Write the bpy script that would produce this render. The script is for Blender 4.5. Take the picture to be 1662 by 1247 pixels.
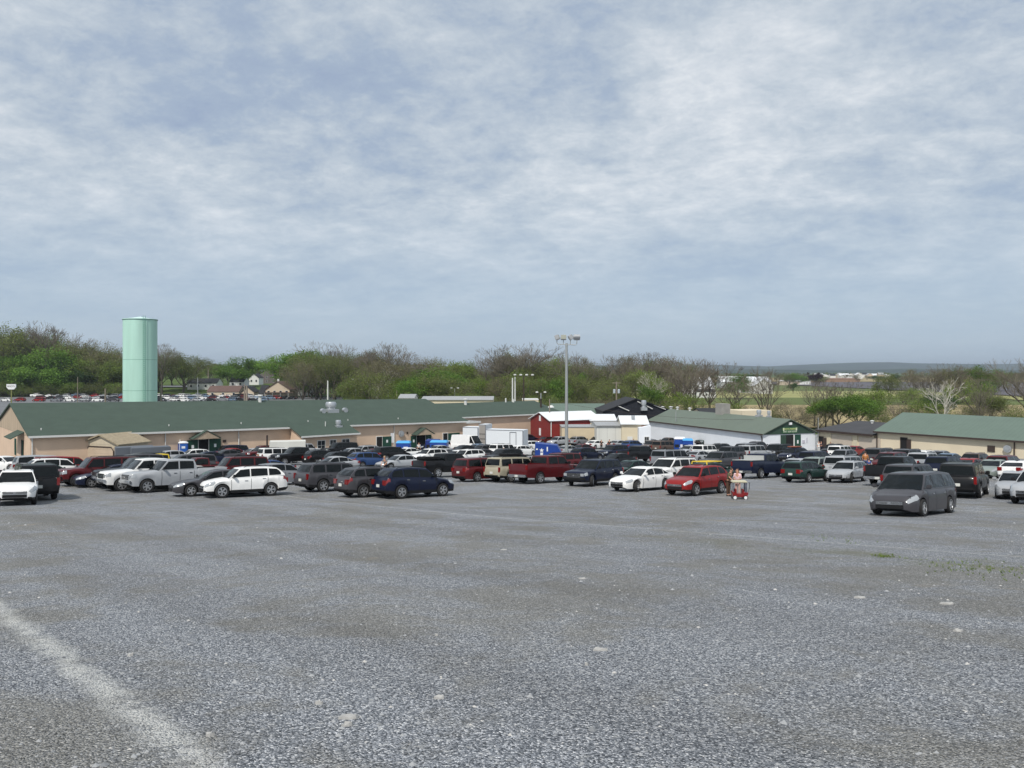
import bpy, bmesh, math, random
import numpy as np
from mathutils import Vector, Matrix
for _o in list(bpy.data.objects): bpy.data.objects.remove(_o)
C = bpy.context.scene.collection
rad = math.radians
F, CX, HY = 1248.0, 831.0, 603.0           # focal length, centre column and horizon row of the photograph
def X(px, D): return (px-CX)/F*D
def Z(py, D): return -(py-HY)/F*D

# ---------------------------------------------------------------- camera, world, sun, exposure
cam = bpy.data.cameras.new('camera'); co = bpy.data.objects.new('camera', cam); C.objects.link(co)
co.location = (0, 0, 0); co.rotation_euler = (rad(90), 0, 0)
cam.sensor_width = 36; cam.lens = 36*F/1662; cam.shift_y = -(623.5-HY)/1662
cam.clip_start = .1; cam.clip_end = 60000
sc = bpy.context.scene; sc.camera = co
sc.view_settings.view_transform = 'Standard'; sc.view_settings.look = 'None'
sc.view_settings.gamma = 1; sc.view_settings.exposure = 0.0
sc.cycles.max_bounces = 5; sc.cycles.diffuse_bounces = 2; sc.cycles.glossy_bounces = 2
sc.cycles.transparent_max_bounces = 6; sc.cycles.volume_bounces = 0
SUN_AZ, SUN_EL = 201, 52                    # compass bearing of the sun seen from the camera (0 = ahead), height
world = bpy.data.worlds.new('World'); sc.world = world; world.use_nodes = True
def build_world():
    nt = world.node_tree; N = nt.nodes; K = nt.links; N.clear()
    out = N.new('ShaderNodeOutputWorld')
    sky = N.new('ShaderNodeTexSky'); sky.sky_type = 'NISHITA'; sky.sun_disc = False
    sky.sun_elevation = rad(SUN_EL); sky.sun_rotation = rad(SUN_AZ); sky.dust_density = 2.0
    bgs = N.new('ShaderNodeBackground'); bgs.inputs[1].default_value = 0.12
    K.new(sky.outputs[0], bgs.inputs[0])
    tc = N.new('ShaderNodeTexCoord'); sp = N.new('ShaderNodeSeparateXYZ'); K.new(tc.outputs['Generated'], sp.inputs[0])
    def m(op, a, b=None, c=None, clamp=False):
        n = N.new('ShaderNodeMath'); n.operation = op; n.use_clamp = clamp
        for i, v in enumerate((a, b, c)):
            if v is None: continue
            if isinstance(v, (int, float)): n.inputs[i].default_value = v
            else: K.new(v, n.inputs[i])
        return n.outputs[0]
    zz = m('ADD', m('MAXIMUM', sp.outputs[2], 0.0), 0.26)
    cb = N.new('ShaderNodeCombineXYZ')
    K.new(m('DIVIDE', sp.outputs[0], zz), cb.inputs[0]); K.new(m('DIVIDE', sp.outputs[1], zz), cb.inputs[1])
    mp = N.new('ShaderNodeMapping'); K.new(cb.outputs[0], mp.inputs[0])
    mp.inputs['Rotation'].default_value = (0, 0, rad(28)); mp.inputs['Scale'].default_value = (1.0, 1.15, 1); mp.inputs['Location'].default_value = (3.1, 1.4, 0)
    def noise(s, d, r, dist, v=mp.outputs[0]):
        n = N.new('ShaderNodeTexNoise'); n.inputs['Scale'].default_value = s; n.inputs['Detail'].default_value = d
        n.inputs['Roughness'].default_value = r; n.inputs['Distortion'].default_value = dist; K.new(v, n.inputs['Vector']); return n.outputs[0]
    big = noise(1.3, 4, .5, .2); mid = noise(4.4, 9, .66, .2); fine = noise(13, 8, .72, .25)
    s = m('ADD', m('ADD', m('MULTIPLY', big, .38), m('MULTIPLY', mid, .38)), m('MULTIPLY', fine, .24))
    def ramp(fac, pts):
        r = N.new('ShaderNodeValToRGB'); e = r.color_ramp.elements
        e[0].position, e[0].color = pts[0][0], (*pts[0][1], 1); e[1].position, e[1].color = pts[-1][0], (*pts[-1][1], 1)
        for p, c in pts[1:-1]:
            q = e.new(p); q.color = (*c, 1)
        K.new(fac, r.inputs[0]); return r.outputs[0]
    col = ramp(s, [(.35, (.35, .43, .58)), (.42, (.41, .495, .62)), (.465, (.50, .575, .665)), (.515, (.60, .665, .73)), (.575, (.74, .785, .83)), (.66, (.95, .97, .98))])
    # thin veil: cloud deck fades to clearer air low down
    hz = ramp(sp.outputs[2], [(0.0, (.52, .64, .76)), (.10, (.45, .575, .72)), (.3, (.46, .56, .69)), (1, (.48, .57, .70))])
    fade = N.new('ShaderNodeMapRange'); fade.interpolation_type = 'SMOOTHSTEP'; K.new(sp.outputs[2], fade.inputs[0])
    fade.inputs[1].default_value = .02; fade.inputs[2].default_value = .26; fade.inputs[3].default_value = .12; fade.inputs[4].default_value = .97
    mx = N.new('ShaderNodeMix'); mx.data_type = 'RGBA'; K.new(fade.outputs[0], mx.inputs[0]); K.new(hz, mx.inputs[6]); K.new(col, mx.inputs[7])
    bgc = N.new('ShaderNodeBackground'); K.new(mx.outputs[2], bgc.inputs[0]); bgc.inputs[1].default_value = 1.0
    ms = N.new('ShaderNodeMixShader'); ms.inputs[0].default_value = .88
    K.new(bgs.outputs[0], ms.inputs[1]); K.new(bgc.outputs[0], ms.inputs[2]); K.new(ms.outputs[0], out.inputs[0])
build_world()
sl = bpy.data.lights.new('sun', 'SUN'); sl.energy = 3.4; sl.angle = rad(2.5); sl.color = (1, .95, .87)
so = bpy.data.objects.new('sun', sl); C.objects.link(so)
_d = -Vector((math.sin(rad(SUN_AZ))*math.cos(rad(SUN_EL)), math.cos(rad(SUN_AZ))*math.cos(rad(SUN_EL)), math.sin(rad(SUN_EL))))
so.rotation_euler = _d.to_track_quat('-Z', 'Y').to_euler()

# ---------------------------------------------------------------- terrain
_DX = [-60, 0, 4.5, 10.2, 17.5, 31.6, 42, 55, 67, 90, 110, 130, 150, 180, 220, 20000]
_DZ = [-7, 1.65, 2.30, 3.12, 4.16, 5.9, 7.0, 8.0, 9.05, 10.75, 12.1, 13.2, 13.9, 14.2, 14.3, 14.3]
def drop(y): return float(np.interp(y, _DX, _DZ))
def sm(a, b, t):
    t = min(1, max(0, (t-a)/(b-a))); return t*t*(3-2*t)
def gz(x, y):
    z = -drop(y)
    if y > 170:                       # left side climbs slowly towards the village
        k = sm(-10, -70, x)
        z += k*(sm(170, 300, y)*1.9 + sm(370, 470, y)*4.2 + sm(470, 900, y)*6)
    if y > 900: z += sm(900, 6000, y)*1.5
    return z
def dfromroof(py, h, px=None):
    lo, hi = 5, 400
    for _ in range(60):
        m = (lo+hi)/2
        if ((drop(m) if px is None else -gz(X(px, m), m))-h)/m*F+HY > py: lo = m
        else: hi = m
    return (lo+hi)/2
def dfrombase(py): return dfromroof(py, 0)

# ---------------------------------------------------------------- materials
MAT = {}
def rgb(r, g, b):
    f = lambda c: (c/255/12.92) if c/255 <= .04045 else ((c/255+.055)/1.055)**2.4
    return (f(r), f(g), f(b))
def mat(name, col, rough=.7, metal=0, noise=None, spec=.5, coat=0, bump=None, objcol=False, emit=None):
    if name in MAT: return MAT[name]
    m = bpy.data.materials.new(name); m.use_nodes = True; MAT[name] = m
    nt = m.node_tree; b = nt.nodes['Principled BSDF']
    b.inputs['Base Color'].default_value = (*col, 1); b.inputs['Roughness'].default_value = rough
    b.inputs['Metallic'].default_value = metal; b.inputs['Specular IOR Level'].default_value = spec
    b.inputs['Coat Weight'].default_value = coat; b.inputs['Coat Roughness'].default_value = .06
    src = None
    if objcol:
        oi = nt.nodes.new('ShaderNodeObjectInfo'); src = oi.outputs['Color']
    tc = nt.nodes.new('ShaderNodeTexCoord')
    if noise:
        sc_, amt = noise[:2]
        n = nt.nodes.new('ShaderNodeTexNoise'); n.inputs['Scale'].default_value = sc_; n.inputs['Detail'].default_value = 5
        mpn = nt.nodes.new('ShaderNodeMapping'); nt.links.new(tc.outputs['Object'], mpn.inputs[0])
        mpn.inputs['Scale'].default_value = noise[2] if len(noise) > 2 else (1, 1, 1)
        nt.links.new(mpn.outputs[0], n.inputs['Vector'])
        mr = nt.nodes.new('ShaderNodeMapRange'); nt.links.new(n.outputs[0], mr.inputs[0])
        mr.inputs[1].default_value = .3; mr.inputs[2].default_value = .7
        mr.inputs[3].default_value = 1-amt; mr.inputs[4].default_value = 1+amt
        mx = nt.nodes.new('ShaderNodeVectorMath'); mx.operation = 'MULTIPLY'
        if src is None:
            mx.inputs[0].default_value = col
        else: nt.links.new(src, mx.inputs[0])
        nt.links.new(mr.outputs[0], mx.inputs[1]); src = mx.outputs[0]
    if src is not None: nt.links.new(src, b.inputs['Base Color'])
    if bump:
        n2 = nt.nodes.new('ShaderNodeTexNoise'); n2.inputs['Scale'].default_value = bump[0]; n2.inputs['Detail'].default_value = 3
        nt.links.new(tc.outputs['Object'], n2.inputs['Vector'])
        bp = nt.nodes.new('ShaderNodeBump'); bp.inputs['Strength'].default_value = bump[1]; bp.inputs['Distance'].default_value = bump[2]
        nt.links.new(n2.outputs[0], bp.inputs['Height']); nt.links.new(bp.outputs[0], b.inputs['Normal'])
    if emit:
        b.inputs['Emission Color'].default_value = (*emit, 1); b.inputs['Emission Strength'].default_value = 1
    return m

def stripes(name, colA, colB, axis, period, duty=.12, rough=.7, noise=.12, bumpd=.02):
    """painted / corrugated / shingled surface with a repeating line pattern along one object axis"""
    if name in MAT: return MAT[name]
    m = bpy.data.materials.new(name); m.use_nodes = True; MAT[name] = m
    nt = m.node_tree; N = nt.nodes; K = nt.links; b = N['Principled BSDF']; b.inputs['Roughness'].default_value = rough
    tc = N.new('ShaderNodeTexCoord'); sp = N.new('ShaderNodeSeparateXYZ'); K.new(tc.outputs['Object'], sp.inputs[0])
    d = N.new('ShaderNodeMath'); d.operation = 'DIVIDE'; K.new(sp.outputs[axis], d.inputs[0]); d.inputs[1].default_value = period
    fr = N.new('ShaderNodeMath'); fr.operation = 'FRACT'; K.new(d.outputs[0], fr.inputs[0])
    lt = N.new('ShaderNodeMath'); lt.operation = 'LESS_THAN'; K.new(fr.outputs[0], lt.inputs[0]); lt.inputs[1].default_value = duty
    n = N.new('ShaderNodeTexNoise'); n.inputs['Scale'].default_value = .6; n.inputs['Detail'].default_value = 8; n.inputs['Roughness'].default_value = .7
    K.new(tc.outputs['Object'], n.inputs['Vector'])
    mr = N.new('ShaderNodeMapRange'); K.new(n.outputs[0], mr.inputs[0]); mr.inputs[1].default_value = .3; mr.inputs[2].default_value = .7
    mr.inputs[3].default_value = 1-noise; mr.inputs[4].default_value = 1+noise
    mx = N.new('ShaderNodeMix'); mx.data_type = 'RGBA'; K.new(lt.outputs[0], mx.inputs[0])
    mx.inputs[6].default_value = (*colA, 1); mx.inputs[7].default_value = (*colB, 1)
    v = N.new('ShaderNodeVectorMath'); v.operation = 'MULTIPLY'; K.new(mx.outputs[2], v.inputs[0]); K.new(mr.outputs[0], v.inputs[1])
    K.new(v.outputs[0], b.inputs['Base Color'])
    bp = N.new('ShaderNodeBump'); bp.inputs['Distance'].default_value = bumpd; bp.inputs['Strength'].default_value = .6
    K.new(fr.outputs[0], bp.inputs['Height']); K.new(bp.outputs[0], b.inputs['Normal'])
    return m

def gravel_material():
    m = bpy.data.materials.new('gravel'); m.use_nodes = True
    nt = m.node_tree; N = nt.nodes; K = nt.links; b = N['Principled BSDF']
    b.inputs['Roughness'].default_value = .9; b.inputs['Specular IOR Level'].default_value = .25
    geo = N.new('ShaderNodeNewGeometry'); P = geo.outputs['Position']
    def noise(s, d=4, r=.55, dist=0, vec=P):
        n = N.new('ShaderNodeTexNoise'); n.inputs['Scale'].default_value = s; n.inputs['Detail'].default_value = d
        n.inputs['Roughness'].default_value = r; n.inputs['Distortion'].default_value = dist; K.new(vec, n.inputs['Vector']); return n.outputs[0]
    def ramp(fac, pts):
        r = N.new('ShaderNodeValToRGB'); e = r.color_ramp.elements
        e[0].position, e[0].color = pts[0][0], (*pts[0][1], 1); e[1].position, e[1].color = pts[-1][0], (*pts[-1][1], 1)
        for p, c in pts[1:-1]: e.new(p).color = (*c, 1)
        K.new(fac, r.inputs[0]); return r.outputs[0]
    def mix(f, a, b_, t='MIX'):
        x = N.new('ShaderNodeMix'); x.data_type = 'RGBA'; x.blend_type = t
        if isinstance(f, float): x.inputs[0].default_value = f
        else: K.new(f, x.inputs[0])
        for i, v in ((6, a), (7, b_)):
            if isinstance(v, tuple): x.inputs[i].default_value = (*v, 1)
            else: K.new(v, x.inputs[i])
        return x.outputs[2]
    def math_(op, a, b_=None, clamp=False):
        n = N.new('ShaderNodeMath'); n.operation = op; n.use_clamp = clamp
        for i, v in ((0, a), (1, b_)):
            if v is None: continue
            if isinstance(v, (int, float)): n.inputs[i].default_value = v
            else: K.new(v, n.inputs[i])
        return n.outputs[0]
    def smooth(v, a, b_, lo=0., hi=1.):
        r = N.new('ShaderNodeMapRange'); r.interpolation_type = 'SMOOTHSTEP'; K.new(v, r.inputs[0])
        for i, q in enumerate((a, b_, lo, hi)): r.inputs[i+1].default_value = q
        return r.outputs[0]
    vo = N.new('ShaderNodeTexVoronoi'); vo.inputs['Scale'].default_value = 76; K.new(P, vo.inputs['Vector'])
    vo2 = N.new('ShaderNodeTexVoronoi'); vo2.inputs['Scale'].default_value = 33; K.new(P, vo2.inputs['Vector'])
    sx = N.new('ShaderNodeSeparateColor'); K.new(vo.outputs['Color'], sx.inputs[0])
    sx2 = N.new('ShaderNodeSeparateColor'); K.new(vo2.outputs['Color'], sx2.inputs[0])
    stone = ramp(sx.outputs[0], [(0, (.048, .053, .062)), (.3, (.125, .135, .150)), (.65, (.235, .248, .268)), (.88, (.40, .41, .43)), (1, (.70, .70, .70))])
    stone = mix(smooth(sx2.outputs[0], .93, .98, 0., .55), stone, (.50, .50, .49))
    # dust lies between the stones: brownish fines in broad patches
    p1 = noise(.20, 7, .66, .7); p2 = noise(.75, 6, .65, .4)
    pm = math_('ADD', math_('MULTIPLY', p1, .65), math_('MULTIPLY', p2, .35))
    brown = smooth(pm, .45, .57)
    c = mix(math_('MULTIPLY', brown, .58), stone, ramp(sx.outputs[1], [(0, (.062, .058, .048)), (.6, (.175, .165, .138)), (1, (.40, .38, .33))]))
    tan_ = smooth(noise(.23, 5, .6, .6), .645, .72)
    c = mix(math_('MULTIPLY', tan_, .55), c, (.30, .25, .18))
    # wheel tracks and aisles running along the rows
    sp = N.new('ShaderNodeSeparateXYZ'); K.new(P, sp.inputs[0])
    n_ = math_('ADD', math_('MULTIPLY', sp.outputs[0], .75), math_('MULTIPLY', sp.outputs[1], .66))
    t_ = math_('SUBTRACT', math_('MULTIPLY', sp.outputs[0], .66), math_('MULTIPLY', sp.outputs[1], .75))
    cv = N.new('ShaderNodeCombineXYZ'); K.new(math_('MULTIPLY', n_, 1.0), cv.inputs[0]); K.new(math_('MULTIPLY', t_, .07), cv.inputs[1])
    lanes = noise(.55, 4, .6, .1, cv.outputs[0])
    c = mix(smooth(lanes, .3, .7, 0., .55), c, mix(1., c, (1.45, 1.47, 1.50), 'MULTIPLY'))
    # sprayed lime lines, one every 17.9 m, worn and broken
    wob = math_('MULTIPLY', math_('SUBTRACT', noise(2.2, 6, .7), .5), .34)
    q = math_('DIVIDE', math_('SUBTRACT', math_('ADD', n_, wob), 1.6), 17.93)
    fr = math_('ABSOLUTE', math_('SUBTRACT', math_('FRACT', math_('ADD', q, .5)), .5))
    dist = math_('MULTIPLY', fr, 17.93)
    first = smooth(n_, 8., 12., 1., 0.)
    line = math_('ADD', math_('MULTIPLY', smooth(dist, .0, .22, 1., 0.), first), math_('MULTIPLY', smooth(dist, .03, .13, .42, 0.), math_('SUBTRACT', 1., first)))
    wear = smooth(noise(2.6, 8, .75, .3), .33, .52); wear2 = smooth(sx.outputs[2], .12, .5)
    lm = math_('MULTIPLY', math_('MULTIPLY', line, wear), math_('ADD', math_('MULTIPLY', wear2, .85), .15))
    c = mix(math_('MULTIPLY', lm, .9), c, (.66, .66, .63))
    # greenish strip of fines and moss beyond the first bay on the right
    dm = math_('ABSOLUTE', math_('SUBTRACT', math_('ADD', n_, math_('MULTIPLY', wob, 6.)), 17.3))
    moss = math_('MULTIPLY', smooth(dm, .2, 1.7, 1., 0.), math_('MULTIPLY', smooth(t_, 2., -22., 1., 0.), smooth(noise(.7, 5, .65), .40, .6)))
    c = mix(math_('MULTIPLY', moss, .6), c, (.17, .165, .07))
    K.new(c, b.inputs['Base Color'])
    h = math_('ADD', math_('MULTIPLY', vo.outputs['Distance'], -.6), math_('MULTIPLY', vo2.outputs['Distance'], -.5))
    bp = N.new('ShaderNodeBump'); bp.inputs['Strength'].default_value = 1; bp.inputs['Distance'].default_value = .030
    K.new(h, bp.inputs['Height'])
    bp2 = N.new('ShaderNodeBump'); bp2.inputs['Strength'].default_value = .6; bp2.inputs['Distance'].default_value = .12
    K.new(p2, bp2.inputs['Height']); K.new(bp.outputs[0], bp2.inputs['Normal']); K.new(bp2.outputs[0], b.inputs['Normal'])
    MAT['gravel'] = m; return m

# ---------------------------------------------------------------- mesh helpers
class MB:
    def __init__(s): s.v, s.f, s.m = [], [], []
    def add(s, vs, fs, mi=0):
        o = len(s.v); s.v += [tuple(map(float, p)) for p in vs]; s.f += [tuple(i+o for i in f) for f in fs]; s.m += [mi]*len(fs); return s
    def box(s, x0, x1, y0, y1, z0, z1, mi=0, bev=0):
        if bev <= 0:
            vs = [(x, y, z) for z in (z0, z1) for y in (y0, y1) for x in (x0, x1)]
            return s.add(vs, [(0, 2, 3, 1), (4, 5, 7, 6), (0, 1, 5, 4), (1, 3, 7, 5), (3, 2, 6, 7), (2, 0, 4, 6)], mi)
        bm = bmesh.new(); bmesh.ops.create_cube(bm, size=1)
        for v in bm.verts: v.co = ((x0+x1)/2+v.co.x*(x1-x0), (y0+y1)/2+v.co.y*(y1-y0), (z0+z1)/2+v.co.z*(z1-z0))
        bmesh.ops.bevel(bm, geom=bm.edges[:], offset=bev, segments=2, affect='EDGES')
        bm.verts.index_update(); vs = [tuple(v.co) for v in bm.verts]; fs = [tuple(v.index for v in f.verts) for f in bm.faces]; bm.free()
        return s.add(vs, fs, mi)
    def tube(s, pts, rs, n=8, mi=0, cap=True):
        pts = [Vector(p) for p in pts]; o = len(s.v)
        if isinstance(rs, (int, float)): rs = [rs]*len(pts)
        vs, fs = [], []
        for i, p in enumerate(pts):
            d = (pts[min(i+1, len(pts)-1)]-pts[max(i-1, 0)]).normalized()
            a = d.cross(Vector((0, 0, 1)) if abs(d.z) < .9 else Vector((1, 0, 0))).normalized(); b = d.cross(a)
            for k in range(n):
                t = 2*math.pi*k/n; vs.append(p+a*math.cos(t)*rs[i]+b*math.sin(t)*rs[i])
        for i in range(len(pts)-1):
            for k in range(n): fs.append((i*n+k, i*n+(k+1) % n, (i+1)*n+(k+1) % n, (i+1)*n+k))
        if cap: fs += [tuple(range(n))[::-1], tuple((len(pts)-1)*n+k for k in range(n))]
        return s.add(vs, fs, mi)
    def lathe(s, prof, n=16, c=(0, 0, 0), axis='z', mi=0, cap=True):
        vs, fs = [], []
        for r, h in prof:
            for k in range(n):
                t = 2*math.pi*k/n; a, b = r*math.cos(t), r*math.sin(t)
                vs.append((c[0]+a, c[1]+b, c[2]+h) if axis == 'z' else (c[0]+a, c[1]+h, c[2]+b) if axis == 'y' else (c[0]+h, c[1]+a, c[2]+b))
        for i in range(len(prof)-1):
            for k in range(n): fs.append((i*n+k, i*n+(k+1) % n, (i+1)*n+(k+1) % n, (i+1)*n+k))
        if cap: fs += [tuple(range(n))[::-1], tuple((len(prof)-1)*n+k for k in range(n))]
        return s.add(vs, fs, mi)
    def grid(s, P, mi=0, close=False):
        """P[i][j] rows of points"""
        nj = len(P[0]); vs = [p for r in P for p in r]; fs = []
        for i in range(len(P)-1):
            for j in range(nj if close else nj-1):
                k = (j+1) % nj; fs.append((i*nj+j, i*nj+k, (i+1)*nj+k, (i+1)*nj+j))
        return s.add(vs, fs, mi)
    def mesh(s, name, mats, smooth=None, merge=False):
        me = bpy.data.meshes.new(name); me.from_pydata(s.v, [], s.f)
        for m in (mats if isinstance(mats, (list, tuple)) else [mats]): me.materials.append(m)
        me.polygons.foreach_set('material_index', s.m)
        bm = bmesh.new(); bm.from_mesh(me)
        if merge: bmesh.ops.remove_doubles(bm, verts=bm.verts, dist=.0005)
        if merge != 'keep': bmesh.ops.recalc_face_normals(bm, faces=bm.faces)
        bm.to_mesh(me); bm.free()
        if smooth is not None:
            me.polygons.foreach_set('use_smooth', [True]*len(me.polygons)); me.set_sharp_from_angle(angle=rad(smooth))
        me.update(); return me
    def obj(s, name, mats, parent=None, smooth=None, merge=False, loc=None, rz=None):
        o = bpy.data.objects.new(name, s.mesh(name, mats, smooth, merge)); C.objects.link(o)
        if parent is not None: o.parent = parent
        if loc is not None: o.location = loc
        if rz is not None: o.rotation_euler[2] = rz
        return o
def tag(o, label=None, cat=None, group=None, kind=None):
    for k, v in (('label', label), ('category', cat), ('group', group), ('kind', kind)):
        if v: o[k] = v
    return o
def empty(name, loc, rz=0, label=None, cat=None, group=None):
    o = bpy.data.objects.new(name, None); C.objects.link(o); o.location = loc; o.rotation_euler = (0, 0, rz); o.empty_display_size = .3
    return tag(o, label, cat, group)
def link(name, me, parent=None, col=None):
    o = bpy.data.objects.new(name, me); C.objects.link(o); o.parent = parent
    if col: o.color = (*col, 1)
    return o
def draped(name, xs, ys, m, dz=0., kind='structure', hole=None):
    P = [[(x, y, gz(x, y)+dz) for x in xs] for y in ys]
    nj = len(xs); b = MB(); vs = [p for r in P for p in r]; fs = []
    for i in range(len(ys)-1):
        for j in range(nj-1): fs.append((i*nj+j, i*nj+j+1, (i+1)*nj+j+1, (i+1)*nj+j))
    b.add(vs, fs); o = b.obj(name, m, smooth=180); tag(o, kind=kind); return o
# ---------------------------------------------------------------- ground, lots, fields, hills
gravel_material()
def arr(a, b, n): return list(np.linspace(a, b, n))
GR = mat('grass', (.075, .11, .028), .95, noise=(.05, .35), spec=.1)
DRY = mat('dry_field', (.33, .27, .15), .95, noise=(.09, .28, (1, 3, 1)), spec=.1)
PALEG = mat('pale_green_field', (.30, .30, .13), .95, noise=(.03, .15, (1, 4, 1)), spec=.1)
PLOW = mat('ploughed_field', (.12, .115, .13), .95, noise=(.03, .1, (1, 4, 1)), spec=.1)
GREENF = mat('green_field', (.12, .15, .055), .95, noise=(.02, .2, (1, 4, 1)), spec=.1)
ASPH = mat('asphalt', (.15, .155, .165), .9, noise=(.1, .12))
HILL = mat('wooded_hill', (.035, .05, .03), 1, noise=(.004, .5), spec=0)
far = [1000, 1400, 2000, 3000, 4500, 6500, 9000, 14000]
gx = sorted(set([-x for x in far]+far+arr(-900, 900, 61)))
gy = sorted(set(arr(-60, 240, 61)+arr(250, 900, 53)+[1000, 1200, 1500, 2000, 2700, 3600, 5000, 7000, 10000, 15000]))
draped('ground', gx, gy, GR, -.35)
draped('gravel_lot', arr(-130, 130, 66), sorted(set(arr(-14, 0, 8)+arr(0, 60, 61)+arr(60, 172, 57))), MAT['gravel'], 0)
draped('far_parking_lot', arr(-330, -62, 60), arr(205, 372, 40), ASPH, 0)
draped('stubble_field', arr(45, 420, 50), arr(196, 330, 30), DRY, -.1)
draped('meadow', arr(60, 500, 40), arr(331, 420, 20), GREENF, -.1)
draped('pale_field', arr(60, 330, 30), arr(421, 560, 20), PALEG, -.1)
draped('green_field', arr(60, 900, 30), arr(561, 800, 20), GREENF, -.1)
draped('ploughed_field', arr(290, 640, 30), arr(425, 1000, 30), PLOW, .4)
draped('spring_field', arr(250, 900, 20), arr(331, 415, 10), PALEG, .3)
draped('brown_field', arr(150, 900, 20), arr(1050, 1700, 10), DRY, .3)
draped('access_road', arr(-205, -150, 12), arr(440, 452, 5), ASPH, .2)
# distant ridge
def hills(name, y0, pts, depth, seed):
    rng = random.Random(seed); xs = arr(pts[0][0], pts[-1][0], 220); P = []
    wob = [0]*220
    for k in range(1, 30):
        a, ph = rng.uniform(-1, 1)/k, rng.uniform(0, 6.3)
        for i in range(220): wob[i] += a*math.sin(i/220*6.28*k+ph)
    for j in range(9):
        t = j/8; r = []
        for i, x in enumerate(xs):
            h = float(np.interp(x, [p[0] for p in pts], [p[1] for p in pts]))
            r.append((x, y0+t*depth+math.sin(i*.7+j)*30, -20+(h+20+wob[i]*2.2)*math.sin(t*math.pi/2)**.8))
        P.append(r)
    m = MB(); m.grid(P); o = m.obj(name, HILL, smooth=180); tag(o, kind='structure')
hills('hills', 6800, [(-9000, 10), (-2000, 20), (0, 50), (1500, 74), (1900, 78), (2200, 72), (2500, 60), (2750, 54), (3000, 66), (3300, 80), (3700, 96), (4000, 100), (4300, 86), (4700, 84), (5100, 76), (5600, 88), (6300, 94), (7500, 90), (9500, 60)], 1500, 3)
hills('near_ridge', 4300, [(-6000, -10), (0, 0), (1100, 4), (1600, 14), (2100, 6), (2600, 18), (3000, 4), (3400, 12), (4200, 20), (5500, 24), (6500, 12)], 700, 8)
# ---------------------------------------------------------------- vehicles
PAINT = mat('car_paint', (.5, .5, .5), .38, 0, objcol=True, coat=.32, spec=.2, noise=(3, .05), bump=(1.6, .5, .02))
CLAD = mat('black_plastic', (.010, .010, .011), .6, spec=.3)
GLASS = mat('tinted_glass', (.003, .005, .0055), .02, spec=.30, bump=(2.2, 1, .06))
TYRE = mat('tyre_rubber', (.016, .016, .017), .85)
RIM = mat('alloy', (.55, .56, .58), .3, .7)
RIMD = mat('wheel_dark', (.03, .03, .032), .5)
CHROME = mat('chrome', (.7, .71, .73), .14, 1)
LENS = mat('lamp_lens', (.34, .36, .38), .1, spec=.8, coat=1)
RED = mat('red_lens', (.20, .006, .006), .15, coat=1)
PLATE = mat('number_plate', (.62, .62, .58), .5)
BEDL = mat('bed_liner', (.03, .03, .032), .8)

T = {}
def spec(n, **k): T[n] = k
#        nose: zn (lower lip of bonnet front), hood heights; cabin: cowl, rf (roof front), rr (roof rear), tb (tail base)
spec('sedan', L=4.85, W=1.84, H=1.46, wb=2.80, fo=.93, R=.335, zn=.60, h0=.76, h1=.93, b0=.95, b1=1.02, cowl=1.05, rf=.22, rr=-1.0, tb=-1.82, deck=1.03, ztail=.72, sill=.20, panes=[(.95, -.22), (-.28, -1.15), (-1.2, -1.7)])
spec('hatchback', L=4.25, W=1.76, H=1.49, wb=2.60, fo=.85, R=.33, zn=.60, h0=.78, h1=.95, b0=.97, b1=1.05, cowl=1.0, rf=.30, rr=-1.45, tb=-1.95, deck=1.0, ztail=.70, sill=.20, panes=[(.95, -.1), (-.16, -1.05), (-1.12, -1.65)])
spec('wagon', L=4.75, W=1.76, H=1.53, wb=2.66, fo=.95, R=.34, zn=.60, h0=.78, h1=.94, b0=.96, b1=1.0, cowl=.98, rf=.22, rr=-1.95, tb=-2.22, deck=.98, ztail=.66, sill=.24, clad=.40, panes=[(.9, -.2), (-.27, -1.1), (-1.18, -2.05)])
spec('crossover', L=4.62, W=1.86, H=1.68, wb=2.70, fo=.92, R=.365, zn=.68, h0=.90, h1=1.06, b0=1.08, b1=1.20, cowl=1.05, rf=.38, rr=-1.65, tb=-2.12, deck=1.05, ztail=.75, sill=.26, clad=.42, panes=[(1.0, -.12), (-.18, -1.12), (-1.2, -1.88)])
spec('boxy_suv', L=4.85, W=1.90, H=1.82, wb=2.80, fo=.90, R=.385, zn=.78, h0=1.02, h1=1.12, b0=1.15, b1=1.18, cowl=1.05, rf=.55, rr=-2.12, tb=-2.30, deck=1.1, ztail=.75, sill=.32, clad=.46, panes=[(1.0, -.05), (-.13, -1.1), (-1.22, -2.12)], truck=1)
spec('large_suv', L=5.25, W=2.02, H=1.92, wb=3.0, fo=.95, R=.40, zn=.85, h0=1.12, h1=1.20, b0=1.22, b1=1.24, cowl=1.22, rf=.70, rr=-2.32, tb=-2.50, deck=1.2, ztail=.8, sill=.34, clad=.42, panes=[(1.2, .05), (-.03, -1.05), (-1.17, -2.32)], truck=1)
spec('midsize_suv', L=4.95, W=1.94, H=1.76, wb=2.92, fo=.93, R=.385, zn=.74, h0=1.00, h1=1.12, b0=1.14, b1=1.20, cowl=1.12, rf=.38, rr=-1.98, tb=-2.28, deck=1.12, ztail=.78, sill=.29, clad=.40, panes=[(1.05, -.08), (-.16, -1.15), (-1.26, -2.05)], truck=1)
spec('minivan', L=5.10, W=1.98, H=1.75, wb=3.03, fo=.98, R=.345, zn=.60, h0=.82, h1=1.02, b0=1.05, b1=1.12, cowl=1.50, rf=.62, rr=-2.15, tb=-2.40, deck=1.05, ztail=.75, sill=.20, panes=[(1.35, .30), (.22, -1.0), (-1.08, -2.2)])
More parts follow.
